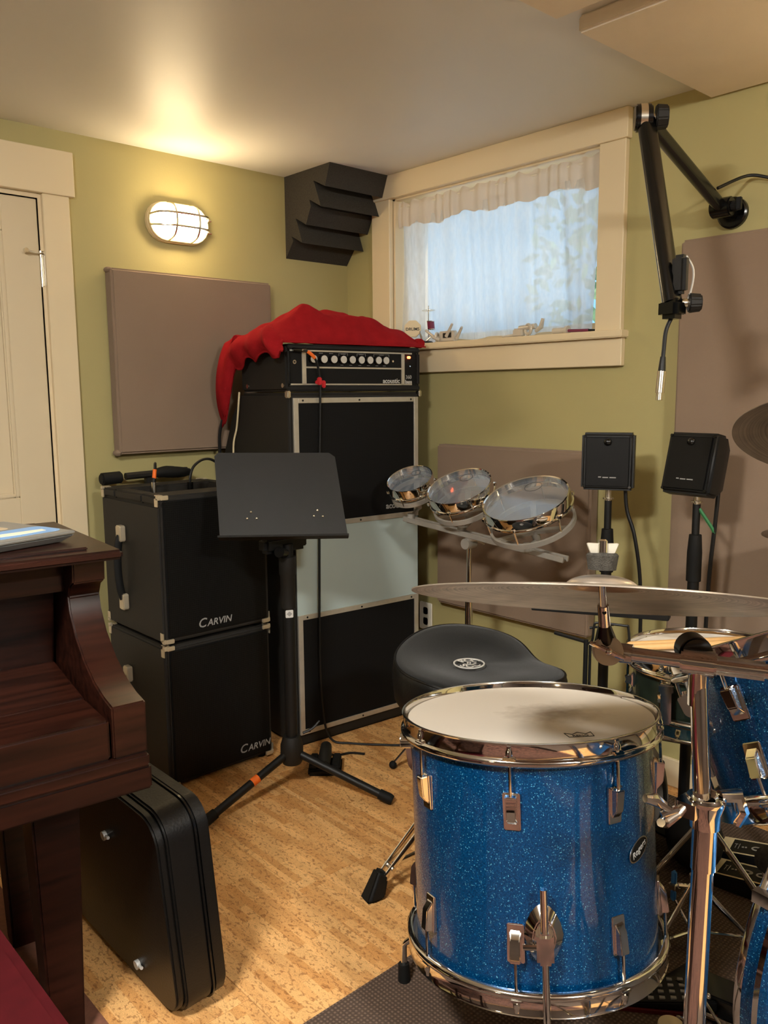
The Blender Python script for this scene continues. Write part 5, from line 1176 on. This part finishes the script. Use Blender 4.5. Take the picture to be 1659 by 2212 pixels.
vs_ = [spt(r_, 2 * PI * i / NA if True else 0, ZT + seat_z(r_, (2 * PI * i / NA + PI) % (2 * PI) - PI if False else (2 * PI * i / NA)) - (.006 if r_ > .98 else 0)) for r_ in rows for i in range(NA)]
s.add(vs_, [(q_ * NA + i, q_ * NA + (i + 1) % NA, (q_ + 1) * NA + (i + 1) % NA, (q_ + 1) * NA + i) for q_ in range(len(rows) - 1) for i in range(NA)])
s.ob('seat_top', 'seat_cloth', th, ang=80)
s = MB(); prof = [(.975, -.004), (.992, -.006), (1.01, -.020), (1.02, -.055), (1.0, -.095), (.94, -.115), (.5, -.118), (.001, -.118)]
vs_ = [spt(r_, 2 * PI * i / NA, ZT + (seat_z(.985, 2 * PI * i / NA) if dz > -.05 else seat_z(.985, 2 * PI * i / NA) * max(0, 1 + (dz + .05) / .06)) + dz) for r_, dz in prof for i in range(NA)]
s.add(vs_, [(q_ * NA + i, q_ * NA + (i + 1) % NA, (q_ + 1) * NA + (i + 1) % NA, (q_ + 1) * NA + i) for q_ in range(len(prof) - 1) for i in range(NA)])
s.ob('seat_side', 'seat_vinyl', th, ang=80)
pp = [spt(.985, 2 * PI * i / NA, ZT + seat_z(.985, 2 * PI * i / NA) - .005) for i in range(NA)]
MB().tube(pp, .0035, 6, True).ob('piping', 'seat_vinyl', th)
lm = Matrix(((Rdir.x, -Sdir.x, 0, Sdir.x * .025 - Rdir.x * .025), (Rdir.y, -Sdir.y, 0, Sdir.y * .025 - Rdir.y * .025), (0, 0, 1, ZT + .0005), (0, 0, 0, 1)))
lg_ = MB(lm).lathe([(.037, 0), (.0405, 0), (.0405, .0022), (.037, .0022), (.037, 0)], 40).ob('logo_ring', 'white_print', th)
for word, ang0 in (("ROC", 90), ("SOC", -90)):
    for i, chh in enumerate(word):
        a = R(ang0 + (1 - i) * 44) if ang0 > 0 else R(ang0 + (i - 1) * 44)
        rot = a - PI / 2 if ang0 > 0 else a + PI / 2
        text(chh, .030, 'logo_letter', 'white_print', lg_, lm @ Matrix.Translation((.0235 * math.cos(a), .0235 * math.sin(a), .002)) @ Matrix.Rotation(rot, 4, 'Z'), ext=.0004, bold=.0006)
text('N', .014, 'logo_letter', 'white_print', lg_, lm @ Matrix.Translation((0, 0, .002)), ext=.0004, bold=.0008)
MB().cyl((0, 0, .15), (0, 0, ZT - .10), .016, n=18).ob('post', 'chrome', th)
MB().lathe([(0, ZT - .125), (.05, ZT - .125), (.05, ZT - .115), (0, ZT - .115)], 24).ob('seat_plate', 'black', th)
MB().lathe([(0, .24), (.022, .24), (.022, .33), (0, .33)], 18).ob('collar', 'chrome_soft', th)
fo0 = Vector((1.262, 1.440, 0)) - Vector((1.585, 1.375, 0)); a0 = math.atan2(fo0.y, fo0.x)
for i in range(3):
    a = a0 + 2 * PI * i / 3; d_ = Vector((math.cos(a), math.sin(a), 0)); s_ = Vector((-d_.y, d_.x, 0))
    lg = None
    for o0 in (-.014, .014):
        l = MB().tube([d_ * .022 + s_ * o0 + Vector((0, 0, .305)), d_ * .30 + s_ * o0 * .8 + Vector((0, 0, .045))], .0065, 8, flat=(1.5, .5)).ob('leg', 'chrome', th); lg = lg or l
    MB().tube([d_ * .02 + Vector((0, 0, .10)), d_ * .265 + Vector((0, 0, .072))], .006, 8, flat=(1.5, .5)).ob('brace', 'chrome_soft', th)
    MB().cyl(d_ * .272 - s_ * .02 + Vector((0, 0, .07)), d_ * .272 + s_ * .02 + Vector((0, 0, .07)), .006, n=10).ob('pivot_bolt', 'nickel', lg)
    ft_ = MB(); p0 = d_ * .280 + Vector((0, 0, .072)); p1 = d_ * .330 + Vector((0, 0, .0))
    ft_.hexa([d_ * .296 - s_ * .022, d_ * .352 - s_ * .024, d_ * .352 + s_ * .024, d_ * .296 + s_ * .022, d_ * .282 - s_ * .018 + Vector((0, 0, .060)), d_ * .312 - s_ * .016 + Vector((0, 0, .078)), d_ * .312 + s_ * .016 + Vector((0, 0, .078)), d_ * .282 + s_ * .018 + Vector((0, 0, .060))])
    ft_.ob('rubber_foot', 'rubber', lg, bevel=.008, seg=3)

# ================================================================== PIANO
PM = Matrix.Translation((.633, 1.306, 0)) @ Matrix.Rotation(R(-6), 4, 'Z')   # local x along the keyboard (0 = right end, negative left), y back
pn = thing('upright_piano', 'dark mahogany spinet piano with curved end cheek at the left edge', 'piano', rot=PM)
PL = 1.42
MB().box(-PL, 0, .560, 0, .30, .604).ob('key_bed', 'mahogany', pn, bevel=.004)
MB().box(-PL, -.004, .604, -.004, .02, .628).ob('bed_moulding', 'mahogany', pn, bevel=.004)
MB().box(-PL + .02, .008, .628, -.068, .14, .700).ob('key_slip', 'mahogany', pn, bevel=.004)
MB().hexa([(-PL + .05, .14, .66), (-.07, .14, .66), (-.07, .36, .66), (-PL + .05, .36, .66), (-PL + .05, .14, .702), (-.07, .14, .702), (-.07, .345, .724), (-PL + .05, .345, .724)]).ob('fallboard_shelf', 'mahogany', pn, bevel=.003)
MB().hexa([(-PL + .05, .335, .71), (-.07, .335, .71), (-.07, .36, .71), (-PL + .05, .36, .71), (-PL + .05, .30, .885), (-.07, .30, .885), (-.07, .33, .885), (-PL + .05, .33, .885)]).ob('fallboard', 'mahogany', pn, bevel=.003)
MB().box(-PL + .03, .25, .880, -.058, .36, .945).ob('upper_rail', 'mahogany', pn, bevel=.004)
def cheek(x0, x1):
    pts = [(.004, .628), (.004, .722)]
    for yy, zz_ in ((.05, .728), (.10, .742), (.15, .768), (.195, .805), (.222, .845), (.228, .872), (.215, .893), (.19, .905), (.186, .945)): pts.append((yy, zz_))
    pts += [(.60, .945), (.60, .50), (.34, .50), (.32, .56)]
    k = len(pts); m = MB(); m.add([(x0, y, z) for y, z in pts] + [(x1, y, z) for y, z in pts], [tuple(range(k)), tuple(range(2 * k - 1, k - 1, -1))] + [(i, (i + 1) % k, k + (i + 1) % k, k + i) for i in range(k)])
    return m.ob('end_cheek', 'mahogany', pn, bevel=.003)
cheek(-.064, -.004); cheek(-PL, -PL + .06)
MB().box(-PL - .02, .165, .945, .026, .62, .964).ob('lid', 'mahogany', pn, bevel=.006, seg=3)
MB().box(-PL + .02, .20, .964, -.030, .58, .970).ob('lid_panel', 'mahogany', pn, bevel=.002)
MB().box(-PL + .06, .36, .50, -.06, .60, .945).ob('case_back', 'mahogany', pn)
for xx, yy in ((-.165, 0), (-PL + .07, 0), (-.155, .36), (-PL + .07, .36)):
    MB().hexa([(xx + .004, yy + .165, .0065), (xx + .066, yy + .165, .0065), (xx + .066, yy + .225, .0065), (xx + .004, yy + .225, .0065), (xx - .010, yy + .15, .56), (xx + .080, yy + .15, .56), (xx + .080, yy + .24, .56), (xx - .010, yy + .24, .56)]).ob('leg', 'mahogany', pn, bevel=.004)
MB().box(-PL + .06, .17, .535, -.02, .36, .562).ob('under_rail', 'mahogany', pn, bevel=.003)

# laptop on the lid
lpM = Matrix.Translation((.636, 1.590, .9705)) @ Matrix.Rotation(R(15), 4, 'Z')
lp = thing('laptop', 'closed silver laptop covered in stickers on the piano lid', 'laptop', rot=lpM)
lw, ld = .33, .235
MB().hexa([(-lw + .012, .012, 0), (-.025, .012, 0), (-.025, ld - .012, 0), (-lw + .012, ld - .012, 0), (-lw, 0, .013), (0, 0, .013), (0, ld, .013), (-lw, ld, .013)]).ob('body', 'laptop', lp, bevel=.002)
ld_ = MB().box(-lw, 0, .0142, 0, ld, .0205).ob('lid', 'laptop', lp, bevel=.0022)
MB().prism(rrect(.16, .085, .02), .0006, (-.085, .07, .0205)).ob('sticker', 'sticker_blue', ld_)
MB().prism([(-.05, -.012), (-.01, -.018), (.05, -.014), (.055, .006), (.01, .012), (-.03, .016), (-.058, .004)], .0006, (-.082, .062, .0210)).ob('sticker', 'sticker_white', ld_)
MB().prism(rrect(.11, .05, .008), .0006, (-.24, .10, .0205)).ob('sticker', 'sticker_red', ld_)
MB().prism(rrect(.09, .05, .008), .0006, (-.10, .155, .0205)).ob('sticker', 'sticker_tan', ld_)
MB().prism(rrect(.07, .03, .004), .0006, (-.102, .158, .0212)).ob('sticker', 'sticker_white', ld_)
MB().prism(rrect(.10, .06, .01), .0006, (-.25, .18, .0205)).ob('sticker', 'sticker_white', ld_)
MB().cbox((-lw + .10, -.0005, .006), (.02, .002, .004)).ob('port', 'black', lp)
bk = thing('black_binder', 'black corner of a binder behind the laptop at the left edge', 'binder', (.50, 1.93, .9705), R(30))
MB().hexa([(-.15, 0, 0), (.0, 0, 0), (.0, .03, 0), (-.15, .03, 0), (-.15, .02, .06), (-.03, .02, .06), (-.03, .04, .06), (-.15, .04, .06)]).ob('cover', 'black', bk)

# bench with red cushion
bn = thing('piano_bench', 'piano bench with a dark red velvet cushion at the bottom left corner', 'bench', (-.05, 1.075, 0))
MB().box(-.40, -.20, .36, .375, .21, .40).ob('frame', 'mahogany', bn, bevel=.004)
MB().box(-.41, -.215, .40, .405, .225, .455).ob('cushion', 'velvet', bn, bevel=.022, seg=4)
for sx in (-.37, .345):
    for sy in (-.17, .18): MB().hexa([(sx - .012, sy - .012, .0065), (sx + .012, sy - .012, .0065), (sx + .012, sy + .012, .0065), (sx - .012, sy + .012, .0065), (sx - .02, sy - .02, .36), (sx + .02, sy - .02, .36), (sx + .02, sy + .02, .36), (sx - .02, sy + .02, .36)]).ob('leg', 'mahogany', bn)

# instrument case leaning by the piano end
CM = Matrix.Translation((.702, 1.375, .004)) @ Matrix.Rotation(R(-4.5), 4, 'Y')
ic = thing('instrument_case', 'black hard instrument case standing on edge against the piano end', 'case', rot=CM)
def cshell(x0, x1, name, ins=0):
    pts = [(y + .30, z + .225) for y, z in rrect(.60 - ins, .45 - ins, .06, 7)]; k = len(pts); m = MB()
    m.add([(x0, y, z) for y, z in pts] + [(x1, y, z) for y, z in pts], [tuple(range(k)), tuple(range(2 * k - 1, k - 1, -1))] + [(i, (i + 1) % k, k + (i + 1) % k, k + i) for i in range(k)])
    return m
cshell(.0, .018, 'x', .012).ob('cover_panel', 'seat_vinyl', ic, bevel=.004)
cshell(.018, .078, 'x').ob('body', 'seat_vinyl', ic, bevel=.004)
cshell(.080, .112, 'x').ob('lid', 'seat_vinyl', ic, bevel=.006)
cshell(.077, .081, 'x', -.006).ob('valance', 'black_gloss', ic)
for yy, zz_ in ((.255, .318), (.172, .050)):
    lt = MB().cyl((.001, yy, zz_), (-.008, yy, zz_), .010, n=12).ob('latch', 'knob_metal', ic)
    MB().cyl((-.003, yy, zz_), (-.005, yy - .024, zz_ + .005), .0035, n=8).ob('latch_pin', 'knob_metal', lt)
